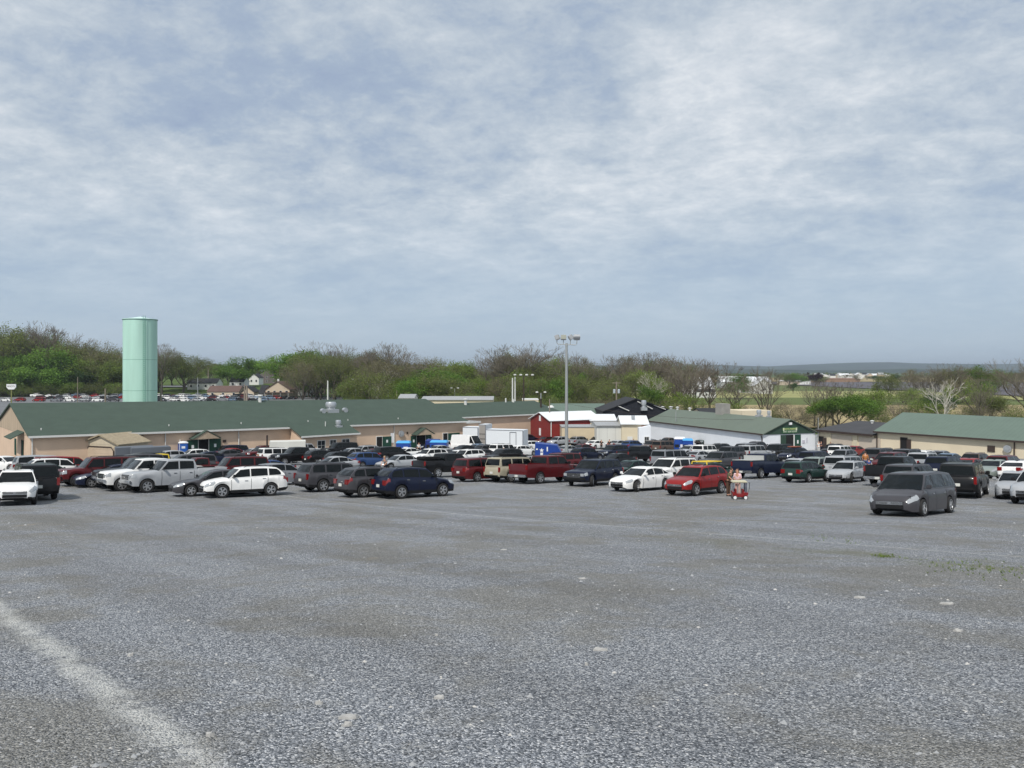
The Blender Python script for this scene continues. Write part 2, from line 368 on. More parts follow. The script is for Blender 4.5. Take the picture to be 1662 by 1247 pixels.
spec('pickup', L=6.0, W=2.02, H=1.96, wb=3.72, fo=.97, R=.405, zn=.90, h0=1.19, h1=1.29, b0=1.33, b1=1.35, cowl=1.35, rf=.78, rr=-.80, tb=-.98, deck=1.40, ztail=1.38, sill=.42, panes=[(1.2, .18), (.10, -.78)], truck=1, bed=(-1.08, -2.92))
spec('small_pickup', L=5.1, W=1.78, H=1.66, wb=3.0, fo=.85, R=.35, zn=.75, h0=.95, h1=1.04, b0=1.07, b1=1.08, cowl=1.05, rf=.45, rr=-.42, tb=-.52, deck=1.08, ztail=1.06, sill=.36, panes=[(.95, -.38)], truck=1, bed=(-.62, -2.47))
spec('cargo_van', L=5.9, W=2.05, H=2.72, wb=3.7, fo=1.0, R=.37, zn=.80, h0=1.12, h1=1.32, b0=1.34, b1=1.38, cowl=2.15, rf=1.2, rr=-2.75, tb=-2.92, deck=1.3, ztail=.9, sill=.34, panes=[(2.1, 1.05)], truck=1)
SWAP = {}
def lerp(a, b, t): return a+(b-a)*t
def build_type(n):
    s = T[n]; L, W, H = s['L'], s['W'], s['H']; h = L/2; tr = s.get('truck'); R = s['R']
    xf = h-s['fo']; xr = xf-s['wb']; bed = s.get('bed')
    if tr: top = [(h, s['zn']-.05), (h-.03, s['zn']+.12), (h-.12, s['h0']-.03), (h-.3, s['h0']+.01), (s['cowl'], s['h1'])]
    else: top = [(h, s['zn']-.04), (h-.05, s['zn']+.05), (h-.18, s['h0']-.05), (h-.45, s['h0']+.02), (lerp(h-.45, s['cowl'], .5), lerp(s['h0']+.02, s['h1'], .62)), (s['cowl'], s['h1'])]
    if bed: top += [(s['cowl']-.1, s['b0']), (bed[0]+.01, s['b1']), (bed[0]-.01, s['deck']), (-h+.03, s['deck']-.01), (-h, s['ztail']-.04)]
    elif n == 'sedan': top += [(s['cowl']-.1, s['b0']), (s['tb'], s['b1']), (-h+.22, s['deck']), (-h+.06, s['deck']-.07), (-h, s['ztail'])]
    else: top += [(s['cowl']-.1, s['b0']), (s['tb'], s['b1']), (-h+.08, s['deck']-.03), (-h+.02, s['deck']-.14), (-h, s['ztail'])]
    top = top[::-1]; tx, tz = [p[0] for p in top], [p[1] for p in top]
    if tr: pl = [(-h, .93), (-h+.06, .97), (-h+.3, .995), (h-.5, .995), (h-.2, .96), (h-.06, .90), (h, .84)]
    else: pl = [(-h, .80), (-h+.06, .88), (-h+.25, .95), (-h+.6, .985), (0, 1), (h-.75, .985), (h-.35, .93), (h-.12, .83), (h-.03, .72), (h, .62)]
    lo = [(-h, s['sill']+.16), (-h+.12, s['sill']+.05), (-h+.5, s['sill']), (h-.5, s['sill']), (h-.15, s['sill']+.01), (h, s['sill']+.10)]
    ztop = lambda x: float(np.interp(x, tx, tz)); hw = lambda x: W/2*float(np.interp(x, [p[0] for p in pl], [p[1] for p in pl]))
    def zlow(x):
        z = float(np.interp(x, [p[0] for p in lo], [p[1] for p in lo])); Ra = R+.075
        for xa in (xf, xr):
            d = abs(x-xa)
            if d < Ra: z = max(z, R+math.sqrt(Ra*Ra-d*d))
        return z
    xs = {round(v, 4) for v in tx+[p[0] for p in pl]+[p[0] for p in lo]}
    for xa in (xf, xr):
        Ra = R+.075
        for k in range(-6, 7): xs.add(round(xa+Ra*math.sin(math.pi/2*k/6)*(.999), 4))
        xs.add(round(xa-Ra*1.01, 4)); xs.add(round(xa+Ra*1.01, 4))
    for k in range(1, 12): xs.add(round(-h+L*k/12, 4))
    xs = sorted(x for x in xs if -h <= x <= h)
    if bed: xs = sorted(set(xs) | {bed[0], bed[0]-.02, bed[1], bed[1]+.02})
    clad = s.get('clad', 0)
    def half(x):
        w, zt, zl = hw(x), ztop(x), zlow(x); hh = zt-zl
        crown = .035 if x > s['cowl']-.1 else .01
        pts = [(w-.22, zl+.02), (w-.045, zl), (w-.03, zl+hh*.20), (w, zl+hh*.52), (w-.022, zl+hh*.74), (w-.05, zt-.09*min(1, hh/.5)), (w-.10, zt-.012), (w*.55, zt+crown), (0, zt+crown*1.15)]
        if bed and bed[1] <= x <= bed[0]-.02:
            pts[6] = (w-.075, zt); pts[7] = (w-.085, .72); pts[8] = (0, .72)
        return pts
    P = []
    for x in xs:
        q = half(x); P.append([(x, -y, z) for y, z in q]+[(x, y, z) for y, z in q[::-1][1:]])
    b = MB(); nj = 17; vs = [p for r in P for p in r]; fs, ms = [], []
    for i in range(len(P)-1):
        for j in range(nj-1):
            q = (i*nj+j, i*nj+j+1, (i+1)*nj+j+1, (i+1)*nj+j); fs.append(q)
            zc = sum(vs[k][2] for k in q)/4; xc = sum(vs[k][0] for k in q)/4
            dark = clad and zc < clad+.02
            if bed and bed[1] < xc < bed[0]-.02 and 6 <= j <= 9: dark = True
            ms.append(1 if dark else 0)
    fs += [tuple(range(nj)), tuple((len(P)-1)*nj+k for k in range(nj))[::-1]]; ms += [0, 0]
    b.v, b.f, b.m = [tuple(v) for v in vs], fs, ms
    D = {'body': (b.mesh(n+'_body', [PAINT, CLAD], 38), 1)}
    # underside and wheel wells
    u = MB(); u.box(-h+.25, h-.3, -W/2+.27, W/2-.27, s['sill']+.0, ztop(0)-.25)
    D['underbody'] = (u.mesh('underbody', CLAD), 0)
    # cabin
    yw = W/2-.085; yr = W/2-(.20 if tr else .27); cow, rf, rr, tb = s['cowl'], s['rf'], s['rr'], s['tb']
    def zb(x): return ztop(x)-.03
    def roofz(x): return H-.02-.05*((x-(rf+rr)/2)/((rf-rr)/2))**2*(1.3 if not tr else .6)
    bow = .10
    def xfr(v, y=0): return lerp(cow, rf, v**(.92))+bow*(1-(y/yw)**2)*(1-.4*v)
    def xre(v, y=0): return lerp(tb, rr, v**(1.15 if n == 'sedan' else 1.5))-.06*(1-(y/yw)**2)
    def sidey(v): return lerp(yw, yr, v**1.25)
    def wz(x, v):
        base = zb(min(max(x, tb), cow)); return lerp(base, roofz(min(max(x, rr), rf)), v)
    vl = [0, .2, .45, .7, .88, 1.0]; rows = []
    for v in vl:
        y1 = sidey(v); r = []
        for k in range(9):
            x = lerp(xre(v, y1), xfr(v, y1), k/8); r.append((x, -y1, wz(x, v)))
        for k in range(1, 6):
            y = lerp(-y1, y1, k/6); x = xfr(v, y); r.append((x, y, wz(x, v)))
        for k in range(9):
            x = lerp(xfr(v, y1), xre(v, y1), k/8); r.append((x, y1, wz(x, v)))
        for k in range(1, 6):
            y = lerp(y1, -y1, k/6); x = xre(v, y); r.append((x, y, wz(x, v)))
        rows.append(r)
    last = rows[-1]; cx_ = (rf+rr)/2
    for f, dz in ((.93, .018), (.7, .03), (.3, .038)):
        rows.append([(cx_+(p[0]-cx_)*(f*.3+.7), p[1]*f, p[2]+dz) for p in last])
    cb = MB(); cb.grid(rows, close=True); nr = len(rows); nn = len(rows[0]); cb.f.append(tuple((nr-1)*nn+k for k in range(nn))); cb.m.append(0)
    if n in ('boxy_suv', 'large_suv', 'midsize_suv', 'crossover', 'wagon'):      # roof rails
        for sgn in (-1, 1):
            cb.tube([(rr+.15, sgn*(yr-.07), H-.04), (rr+.25, sgn*(yr-.07), H+.03), (rf-.35, sgn*(yr-.07), H+.035), (rf-.2, sgn*(yr-.07), H-.01)], .018, 5, 1)
    D['cabin'] = (cb.mesh(n+'_cabin', [PAINT, CLAD], 42), 1)
    def patch(x0, x1, sgn, v0=.10, v1=.86):
        g = []
        for i in range(4):
            v = lerp(v0, v1, i/3); y1 = sidey(v); a = max(x1, xre(v, y1)+.10); c_ = min(x0, xfr(v, y1)-.09); r = []
            for k in range(7):
                x = lerp(a, c_, k/6); r.append((x, sgn*(y1+.008), wz(x, v)+.004))
            g.append(r)
        m = MB(); m.grid(g)
        return m
    for i, (x0, x1) in enumerate(s['panes']):
        for sgn in (-1, 1): D['side_window%d%d' % (i, sgn)] = (patch(x0, x1, sgn).mesh(n+'_window', GLASS, 30), 0)
    def endglass(fn, off, v0, v1, inset):
        g = []
        for i in range(4):
            v = lerp(v0, v1, i/3); y1 = sidey(v)-inset; r = []
            for k in range(9):
                y = lerp(-y1, y1, k/8); x = fn(v, y); r.append((x+off, y, wz(x, v)+.010))
            g.append(r)
        m = MB(); m.grid(g); return m
    D['windscreen'] = (endglass(xfr, .014, .05, .93, .05).mesh(n+'_windscreen', GLASS, 30), 0)
    if n != 'cargo_van': D['rear_window'] = (endglass(xre, -.014, .14, .86, .08).mesh(n+'_rear_window', GLASS, 30), 0)
    # lamps follow the body shell: patches lifted off the loft
    def lamp(x0, x1, j0, j1, sgn, off=.012):
        xa = [x for x in np.linspace(x0, x1, 6)]; g = []
        for x in xa:
            q = half(x); r = []
            for j in np.linspace(j0, j1, 5):
                a = int(min(j, 7)); t = j-a; y, z = lerp(q[a][0], q[a+1][0], t), lerp(q[a][1], q[a+1][1], t); r.append((x+(off if x0 > 0 else -off)*.9, sgn*(y+off), z+off*.3))
            g.append(r)
        m = MB(); m.grid(g); return m
    for sgn in (-1, 1):
        if tr:
            m = MB(); yo = W/2*.80; z0, z1 = s['zn']-.04, s['zn']+.15
            m.box(h-.10, h+.012, *sorted((sgn*(yo-.24), sgn*(yo+.03))), z0, z1, bev=.012); mm = lamp(h-.34, h-.06, 3.6, 5.6, sgn, .010); o0 = len(m.v); m.v += mm.v; m.f += [tuple(i+o0 for i in f) for f in mm.f]; m.m += mm.m
        else: m = lamp(h-.56, h-.03, 3.9, 6.1, sgn)
        D['headlight%d' % sgn] = (m.mesh(n+'_headlight', LENS, 30), 0)
        zt_ = (s['ztail']-.38, s['ztail']-.04) if bed else (s['ztail']+.02, s['deck']-.02) if not tr else (s['ztail']+.02, s['deck']+.02)
        m = MB(); wr = hw(-h+.03); y0, y1 = sgn*(wr-(.15 if tr else .30)), sgn*(wr+.006)
        m.box(-h-.012, -h+(.10 if tr else .13), *sorted((y0, y1 if tr else sgn*(wr+.012))), zt_[0]-.02, zt_[1], bev=.015)
        if not tr:
            mm = lamp(-h+.30, -h+.05, 3.9, 5.2, sgn, .009); o0 = len(m.v); m.v += mm.v; m.f += [tuple(i+o0 for i in f) for f in mm.f]; m.m += mm.m
        D['tail_light%d' % sgn] = (m.mesh(n+'_tail_light', RED, 30), 0)
        m = MB(); my = W/2-.02; m.box(cow-.32, cow-.20, *sorted((sgn*my, sgn*(my+.20))), s['b0']+.04, s['b0']+.20, bev=.03); m.box(cow-.26, cow-.20, *sorted((sgn*(my-.08), sgn*(my+.02))), s['b0']+.04, s['b0']+.09)
        D['mirror%d' % sgn] = (m.mesh(n+'_mirror', PAINT if n in ('sedan', 'minivan', 'wagon', 'hatchback') else CLAD, 30), 1)
    # grille, front intake
    m = MB(); gz0, gz1 = (s['zn']-.12, s['h0']-.10) if tr else (s['zn']-.13, s['zn']+.0)
    gw = W*.27 if not tr else W*.29
    m.box(h-.05, h+.012, -gw, gw, gz0, gz1, 0, .015)
    nb = 4 if tr else 3
    for k in range(nb): z = lerp(gz0, gz1, (k+.5)/nb); m.box(h+.010, h+.024, -gw+.02, gw-.02, z-.013, z+.013, 1)
    m.box(h+.012, h+.028, -.06, .06, (gz0+gz1)/2-.05, (gz0+gz1)/2+.05, 1)
    D['grille'] = (m.mesh(n+'_grille', [CLAD, CHROME], 30), 0)
    m = MB(); m.box(h-.08, h+.016, -W*.28, W*.28, s['sill']+.11, s['sill']+(.29 if not tr else .20), bev=.02)
    if tr: m.box(h-.1, h+.06, -W/2*.93, W/2*.93, s['sill']+.16, s['sill']+.34, 1, .04)
    D['front_bumper'] = (m.mesh(n+'_front_bumper', [CLAD, CHROME if n in ('pickup', 'small_pickup') else CLAD], 30), 0)
    m = MB()
    if n in ('pickup', 'small_pickup'): m.box(-h-.14, -h+.04, -W/2*.94, W/2*.94, s['sill']+.06, s['sill']+.24, 0, .04)
    else: m.box(-h-.035, -h+.1, -W*.41, W*.41, s['sill']+.14, s['sill']+.27, 0, .04)
    D['rear_bumper'] = (m.mesh(n+'_rear_bumper', CHROME if n in ('pickup', 'small_pickup') else CLAD, 30), 0)
    m = MB(); pz = (s['sill']+.30) if bed else (s['ztail']-.04); m.box(-h-.03-(.12 if bed else 0), -h+.02, -.155, .155, pz-.24 if bed else pz-.08, pz-.09 if bed else pz+.08)
    D['number_plate'] = (m.mesh('number_plate', PLATE), 0)
    # door gaps down the flanks, handles
    for kg_, xg in enumerate([p_[0] for p_ in s['panes'][:2 if bed or n != 'sedan' else 2]]+[s['panes'][min(1, len(s['panes'])-1)][1]]):
        xg = min(xg, xf-R-.12)
        for sgn in (-1, 1):
            q = half(xg); m = MB()
            L0 = [(xg+dx, sgn*(y+.004), z) for y, z in q[1:6] for dx in (-.011, .011)]
            m.add(L0, [(2*k, 2*k+1, 2*k+3, 2*k+2) for k in range(4)])
            if n != 'cargo_van': D['door_gap%d%d' % (kg_, sgn)] = (m.mesh(n+'_door_gap', CLAD), 0)
    for i, p_ in enumerate(s['panes'][:2]):
        for sgn in (-1, 1):
            xg = p_[1]+.22; q = half(xg); y, z = q[4]; m = MB(); m.box(xg-.10, xg+.09, *sorted((sgn*(y-.01), sgn*(y+.03))), z+.02, z+.05, bev=.008); D['door_handle%d%d' % (i, sgn)] = (m.mesh(n+'_door_handle', CHROME), 0)
    # wheel: tyre with a rim inside
    tw = .11 if not tr else .125
    m = MB(); m.lathe([(R*.66, -tw), (R*.93, -tw), (R, -tw*.7), (R, tw*.7), (R*.93, tw), (R*.66, tw), (R*.62, tw*.5), (R*.62, -tw*.5)], 24, axis='y', cap=False); tyre = m.mesh(n+'_tyre', TYRE, 40)
    m = MB(); m.lathe([(R*.66, .02), (R*.66, tw*.86), (R*.60, tw*.90), (R*.585, tw*.55), (R*.2, tw*.45), (.0, tw*.45)], 24, axis='y', mi=1, cap=False)
    m.lathe([(R*.66, tw*.80), (R*.665, tw*1.0), (R*.60, tw*1.0), (R*.595, tw*.7)], 24, axis='y', cap=False)
    ns = 5 if n in ('sedan', 'crossover', 'minivan') else 6
    for k in range(ns):
        t = 2*math.pi*k/ns
        for dd in ((-.16, .16) if n == 'crossover' else (0,)):
            a = Vector((math.cos(t+dd*.4), 0, math.sin(t+dd*.4))); c_ = Vector((math.cos(t+dd), 0, math.sin(t+dd))); p = Vector((-math.sin(t), 0, math.cos(t)))*R*(.055 if dd else .10)
            q0, q1 = a*R*.12+Vector((0, tw*.92, 0)), c_*R*.61+Vector((0, tw*.86, 0)); dn = Vector((0, -.03, 0))
            m.add([q0-p, q0+p, q1+p*.9, q1-p*.9, q0-p+dn, q0+p+dn, q1+p*.9+dn, q1-p*.9+dn], [(0, 1, 2, 3), (4, 7, 6, 5), (0, 3, 7, 4), (1, 5, 6, 2), (0, 4, 5, 1), (3, 2, 6, 7)])
    m.lathe([(R*.15, tw*.5), (R*.15, tw*.98), (.01, tw*1.0)], 10, axis='y')
    rim = m.mesh(n+'_rim', [RIM, RIMD], 40)
    s['parts'] = D; s['wheel'] = (tyre, rim, tw, xf, xr)
    # distant version: the same parts in one mesh
    bm = bmesh.new(); mats = [PAINT, CLAD, GLASS, TYRE, RIM, LENS, RED, CHROME, RIMD, PLATE]; idx = {m.name: i for i, m in enumerate(mats)}
    def put(me, M=None):
        o0 = len(bm.verts); f0 = len(bm.faces); bm.from_mesh(me); bm.verts.ensure_lookup_table(); bm.faces.ensure_lookup_table()
        if M is not None:
            for v in bm.verts[o0:]: v.co = M @ v.co
        for f in bm.faces[f0:]: f.material_index = idx[me.materials[f.material_index].name]
    for k, (me, c_) in D.items(): put(me)
    for xa in (xf, xr):
        for sgn in (-1, 1):
            M = Matrix.Translation((xa, sgn*(W/2-tw-.015), R)) @ (Matrix.Rotation(math.pi, 4, 'Z') if sgn < 0 else Matrix())
            put(tyre, M); put(rim, M)
    me = bpy.data.meshes.new(n+'_distant'); bm.to_mesh(me); bm.free()
    for m_ in mats: me.materials.append(m_)
    s['far'] = me
for _n in list(T): build_type(_n)

def ground_matrix(x, y, az, dz=0):
    f = Vector((math.sin(rad(az)), math.cos(rad(az)), 0)); e = .5
    nx = -(gz(x+e, y)-gz(x-e, y)); ny = -(gz(x, y+2)-gz(x, y-2))/4
    up = Vector((nx, ny, 1)).normalized(); f = (f-up*f.dot(up)).normalized(); l = up.cross(f)
    M = Matrix((f, l, up)).transposed().to_4x4(); M.translation = (x, y, gz(x, y)+dz); return M
KIND = {'sedan': ('sedan', 'car'), 'hatchback': ('hatchback', 'car'), 'wagon': ('station wagon', 'car'), 'crossover': ('crossover', 'car'), 'boxy_suv': ('boxy suv', 'suv'),
        'large_suv': ('large suv', 'suv'), 'midsize_suv': ('suv', 'suv'), 'minivan': ('minivan', 'minivan'), 'pickup': ('pickup truck', 'pickup truck'), 'small_pickup': ('small pickup truck', 'pickup truck'), 'cargo_van': ('cargo van', 'van')}
def place_car(t, col, x, y, az, label=None, group=None, steer=0):
    nearby = y < 62
    s = T[t]; root = bpy.data.objects.new(t, None); C.objects.link(root); root.empty_display_size = .3
    root.matrix_world = ground_matrix(x, y, az, .005)
    for k, (me, pc) in s['parts'].items():
        if k.startswith('door') and not nearby: continue
        link(k.rstrip('-1234567890'), me, root, col if pc else None)
    tyre, rim, tw, xf, xr = s['wheel']
    for xa in (xf, xr):
        for sgn in (-1, 1):
            w = link('wheel', tyre, root); w.location = (xa, sgn*(s['W']/2-tw-.015), s['R'])
            w.rotation_euler = (0, random.uniform(0, 6), (math.pi if sgn < 0 else 0)+(rad(steer) if xa == xf else 0))
            link('rim', rim, w)
    return tag(root, label, KIND[t][1], group)
def place_far(t, col, x, y, az, label, group):
    o = bpy.data.objects.new(t, T[t]['far']); C.objects.link(o); o.matrix_world = ground_matrix(x, y, az, .005); o.color = (*col, 1)
    return tag(o, label, KIND[t][1], group)
COL = {'white': (.80, .80, .79), 'cream': (.72, .69, .60), 'silver': (.37, .385, .405), 'grey': (.20, .21, .23), 'dark grey': (.055, .054, .061), 'black': (.006, .006, .007), 'navy': (.006, .010, .030),
       'blue': (.03, .065, .17), 'steel blue': (.13, .19, .27), 'red': (.24, .014, .014), 'maroon': (.085, .007, .009), 'dark green': (.016, .040, .034), 'green': (.06, .12, .07), 'tan': (.36, .33, .25),
       'brown': (.10, .07, .055), 'sage': (.23, .27, .25), 'yellow': (.72, .52, .03)}
# ---------------------------------------------------------------- the car park: type, colour, centre column, roof row, heading, extra offset along the view, label
N_, S_ = 48.7, 228.7
CARS = [
 # front rows, described one by one
 ('crossover','white',25,764,149,1.0,'white crossover at far left facing the camera, black lower grille'),
 ('large_suv','black',52,753,-38,0,'black suv driving away behind the white crossover, both red tail lamps visible'),
 ('pickup','silver',284,745.6,225,0,'big silver crew cab pickup heading the left row, nose left'),
 ('crossover','white',391,757.5,236,0,'white crossover with black sills in front of silver pickup'),
 ('sedan','dark grey',352,763,235,0,'dark grey sedan whose nose shows left of the white crossover'),
 ('hatchback','grey',458,752,N_,0,'medium grey hatchback seen side on behind the white crossover'),
 ('midsize_suv','dark grey',546,750.6,N_,0,'charcoal three row crossover, leftmost of three dark ones parked tail on'),
 ('crossover','dark grey',612,757.5,N_,0,'dark slate crossover squeezed between the charcoal and the navy one'),
 ('crossover','navy',670,758.3,52,0,'navy crossover nearest the camera at the middle of the lot'),
 ('pickup','black',727,736,N_,0,'black pickup with black cargo box over its bed, chrome rear bumper'),
 ('minivan','maroon',787,743,N_,0,'small red minivan with white tail lamp between black pickup and tan suv'),
 ('boxy_suv','tan',838,742,N_,0,'tan and gold boxy suv with roof box beside the red pickup'),
 ('pickup','maroon',890,739.5,N_,0,'dark red crew cab pickup parked tail on beside the tan suv'),
 ('midsize_suv','navy',964,746,219,0,'navy suv with slotted chrome grille, front wheel turned, beside red pickup'),
 ('sedan','dark green',1022,747.5,S_,0,'dark green car half hidden behind the slotted grille suv'),
 ('sedan','white',1042,758,S_,0,'white sedan in front row next to the red crossover'),
 ('midsize_suv','white',1088,744,S_,0,'white suv with black pillars behind the white front row sedan'),
 ('crossover','red',1131,756,226,0,'red crossover beside the toy wagon at end of front row'),
 ('hatchback','dark green',1156,750.5,N_,0,'dark hatchback with yellow roof frame showing only its roof behind red crossover'),
 ('pickup','navy',1237,736.5,N_,0,'blue pickup with pale rack and number plate behind the toy wagon'),
 ('wagon','dark green',1312,748.5,N_,0,'dark green station wagon with beige lower panels, parked tail on'),
 ('wagon','silver',1373,748.5,222,0,'silver station wagon beside the dark green one'),
 ('pickup','black',1456,741,N_,0,'raised black pickup with open bed behind the grey minivan'),
 ('midsize_suv','dark grey',1484,753,N_,0,'dark grey suv directly behind the roof of grey minivan'),
 ('large_suv','black',1566,750.8,38,0,'shiny black suv parked tail on right of the grey minivan'),
 ('sedan','sage',1620,746.5,S_,0,'sage green sedan in front of the cream wall, right side'),
 ('sedan','white',1672,746,S_,0,'white sedan cut by the right edge behind silver sedan'),
 ('sedan','silver',1652,765.5,218,0,'silver sedan with barred chrome grille at right edge'),
 ('crossover','silver',1692,763,S_,0,'silver car whose nose just enters the right edge'),
 ('minivan','dark grey',1484,767,227,1.0,'dark grey minivan driving alone across the open gravel'),
 # left block
 ('sedan','white',8,740.5,105,0,None),('minivan','silver',74,739,N_,0,'silver minivan with its tailgate raised at far left'),('minivan','red',108,741,N_,0,None),('sedan','dark green',96,754,N_,0,None),
 ('crossover','white',124,746.5,N_,0,None),('large_suv','maroon',166,742.5,S_,0,None),('sedan','dark grey',172,751,S_,0,None),('crossover','silver',190,747.5,S_,0,None),
 ('sedan','navy',199,756,S_,0,None),('pickup','black',240,743.5,S_,0,None),('pickup','white',262,746,S_,0,None),('minivan','dark grey',207,736.5,S_,0,None),
 ('minivan','black',238,735.5,S_,0,None),('small_pickup','yellow',263,737,S_,0,None),('hatchback','silver',271,731.5,S_,0,None),
 ('hatchback','white',313,729.5,S_,0,None),('minivan','dark grey',303,737.5,S_,0,None),('small_pickup','maroon',324,743,S_,0,None),
 ('boxy_suv','maroon',376,741.5,S_,0,None),('minivan','navy',371,722.5,S_,0,None),('sedan','dark grey',366,729.5,S_,0,None),('sedan','red',388,728,N_,0,None),
 ('boxy_suv','maroon',415,723.5,S_,0,None),('sedan','silver',413,728,S_,0,None),('boxy_suv','white',453,727,N_,0,None),('sedan','blue',432,747.5,S_,0,None),
 ('pickup','black',484,726,S_,0,'black pickup with bright front wheel facing left, middle of left block'),
 ('crossover','black',526,730.5,N_,0,None),('crossover','black',562,733,N_,0,None),('crossover','blue',600,734,N_,0,None),('sedan','silver',648,738.5,S_,0,None),
 ('sedan','white',659,727,S_,0,None),('large_suv','black',550,718.5,S_,0,None),('sedan','grey',520,721.5,S_,0,None),('boxy_suv','white',502,714.5,N_,0,None),
 ('boxy_suv','silver',497,720,N_,0,None),('minivan','silver',588,712.7,N_,0,None),('crossover','white',613,711.6,N_,0,None),('sedan','green',624,713,S_,0,None),
 ('sedan','silver',641,715.5,S_,0,None),('boxy_suv','red',661,711,N_,0,None),('pickup','navy',638,707.6,N_,0,None),('minivan','maroon',674,708,N_,0,None),
 ('crossover','steel blue',692,707,S_,0,None),('crossover','silver',592,723.5,S_,0,None),('minivan','black',637,725,N_,0,None),('sedan','maroon',606,728.5,S_,0,None),
 ('sedan','silver',567,727.5,S_,0,None),('sedan','maroon',683,715.5,S_,0,None),('sedan','navy',699,717,S_,0,None),('sedan','cream',728,716.8,N_,0,None),
 ('sedan','silver',713,723,S_,0,None),('crossover','white',703,728.5,S_,0,None),('hatchback','white',736,730.5,S_,0,None),('crossover','white',757,729.5,S_,0,None),
 ('sedan','dark grey',706,711.6,S_,0,None),('sedan','silver',728,709.5,S_,0,None),('boxy_suv','white',751,709.6,S_,0,None),('sedan','steel blue',760,714.5,S_,0,None),
 ('crossover','steel blue',790,710,S_,0,None),('sedan','white',808,713,S_,0,None),('sedan','steel blue',773,720.6,S_,0,None),('crossover','dark grey',790,722.5,S_,0,None),
 ('boxy_suv','white',815,720.4,N_,0,None),('sedan','dark grey',779,729,S_,0,None),('midsize_suv','black',816,729,S_,0,None),('hatchback','white',848,723,N_,0,None),
 ('minivan','maroon',812,701.8,S_,0,None),('crossover','navy',857,705,N_,0,None),('sedan','sage',834,708.5,S_,0,None),('crossover','white',866,715.5,N_,0,None),
 ('crossover','silver',910,709,S_,0,None),('sedan','maroon',885,708.5,S_,0,None),('crossover','grey',938,708.2,N_,0,None),('pickup','white',938,698.6,S_,0,None),
 ('sedan','silver',923,723,N_,0,None),('sedan','maroon',944,721,S_,0,None),('crossover','navy',953,726.5,N_,0,None),('midsize_suv','maroon',906,735.8,S_,0,None),
 ('sedan','black',841,737,N_,0,None),('minivan','silver',973,708,S_,0,None),('sedan','white',976,715,N_,0,None),('sedan','silver',999,714,N_,0,None),
 ('midsize_suv','navy',995,722.5,S_,0,None),('pickup','black',1038,724,N_,0,None),('crossover','brown',1058,715.2,S_,0,None),('boxy_suv','brown',1080,715.6,N_,0,None),
 ('sedan','silver',1102,716.6,S_,0,None),('minivan','navy',1004,706.8,S_,0,None),('crossover','blue',1029,715,N_,0,None),('sedan','brown',1083,710.5,S_,0,None),
 ('sedan','silver',1058,712.5,N_,0,None),
 ('small_pickup','dark green',1146,708,S_,0,None),('boxy_suv','white',1148,722,N_,0,None),('sedan','silver',1118,723,S_,0,None),('large_suv','grey',1094,730,N_,0,None),
 ('sedan','silver',1136,731.5,N_,0,None),('midsize_suv','dark grey',1167,733.5,S_,0,None),('crossover','black',1168,720.5,S_,0,None),('boxy_suv','dark grey',1183,725,S_,0,None),
 ('large_suv','silver',1230,722.3,N_,0,None),('minivan','grey',1205,719.4,S_,0,None),('crossover','dark grey',1232,716.8,N_,0,None),('large_suv','black',1257,721.4,S_,0,None),
 ('crossover','navy',1287,727,S_,0,None),('minivan','navy',1327,732,N_,0,None),('sedan','silver',1290,744.5,S_,0,None),('crossover','sage',1322,742.3,S_,0,None),
 ('boxy_suv','silver',1378,740,N_,0,None),('crossover','grey',1379,730,S_,0,None),('large_suv','dark grey',1420,727.2,N_,0,None),('boxy_suv','white',1367,723.2,N_,0,None),
 ('sedan','red',1385,724,S_,0,None),('crossover','black',1352,721,S_,0,None),('minivan','maroon',1446,734,S_,0,None),('pickup','silver',1498,735,N_,0,None),
 ('large_suv','dark grey',1466,729.5,S_,0,None),('crossover','white',1504,731,N_,0,None),('sedan','steel blue',1538,736,S_,0,None),('midsize_suv','navy',1549,741,N_,0,None),
 ('sedan','red',1587,744,N_,0,None),('crossover','brown',1580,735.5,S_,0,None),('minivan','maroon',1622,738.5,N_,0,None),('sedan','white',1656,748,N_,0,None),
 ('sedan','black',1412,733,S_,0,None),('sedan','grey',1524,731.5,S_,0,None),
 ('sedan','navy',345,733,N_,0,None),('sedan','silver',540,741,S_,0,None),('sedan','black',1000,736,S_,0,None),('sedan','black',748,722.5,S_,0,None),
]
random.seed(4)
_c = []
for t, col, px, ry, az, off, lab in CARS:
    D = dfromroof(ry, T[t]['H'], px)+off
    _c.append(dict(t=t, col=col, px=px, ry=ry, az=az+(random.uniform(-2, 2) if lab is None else 0), lab=lab, x=X(px, D), y=D))
nn_, tt_ = Vector((.751, .660)), Vector((.660, -.751))
for it in range(60):                                   # no two cars may stand in each other
    moved = 0
    for i, a in enumerate(_c):
        for b in _c[i+1:]:
            dx, dy = b['x']-a['x'], b['y']-a['y']
            if dx*dx+dy*dy > 40: continue
            la, lb = T[a['t']]['L'], T[b['t']]['L']; wa, wb_ = T[a['t']]['W'], T[b['t']]['W']
            dn, dt = dx*nn_.x+dy*nn_.y, dx*tt_.x+dy*tt_.y
            pn, pt = (la+lb)/2+.12-abs(dn), (wa+wb_)/2+.28-abs(dt)
            if pn > 0 and pt > 0:
                moved += 1
                fixa = a['lab'] is not None and a['ry'] > 735; fixb = b['lab'] is not None and b['ry'] > 735
                ka, kb = (0, 1) if fixa and not fixb else (1, 0) if fixb and not fixa else (.5, .5)
                if pt < pn*1.6: v = tt_*(pt*(1 if dt > 0 else -1))
                else: v = nn_*(pn*(1 if dn > 0 else -1))
                a['x'] -= v.x*ka; a['y'] -= v.y*ka; b['x'] += v.x*kb; b['y'] += v.y*kb
    if not moved: break
print('overlaps left', moved, 'after', it)
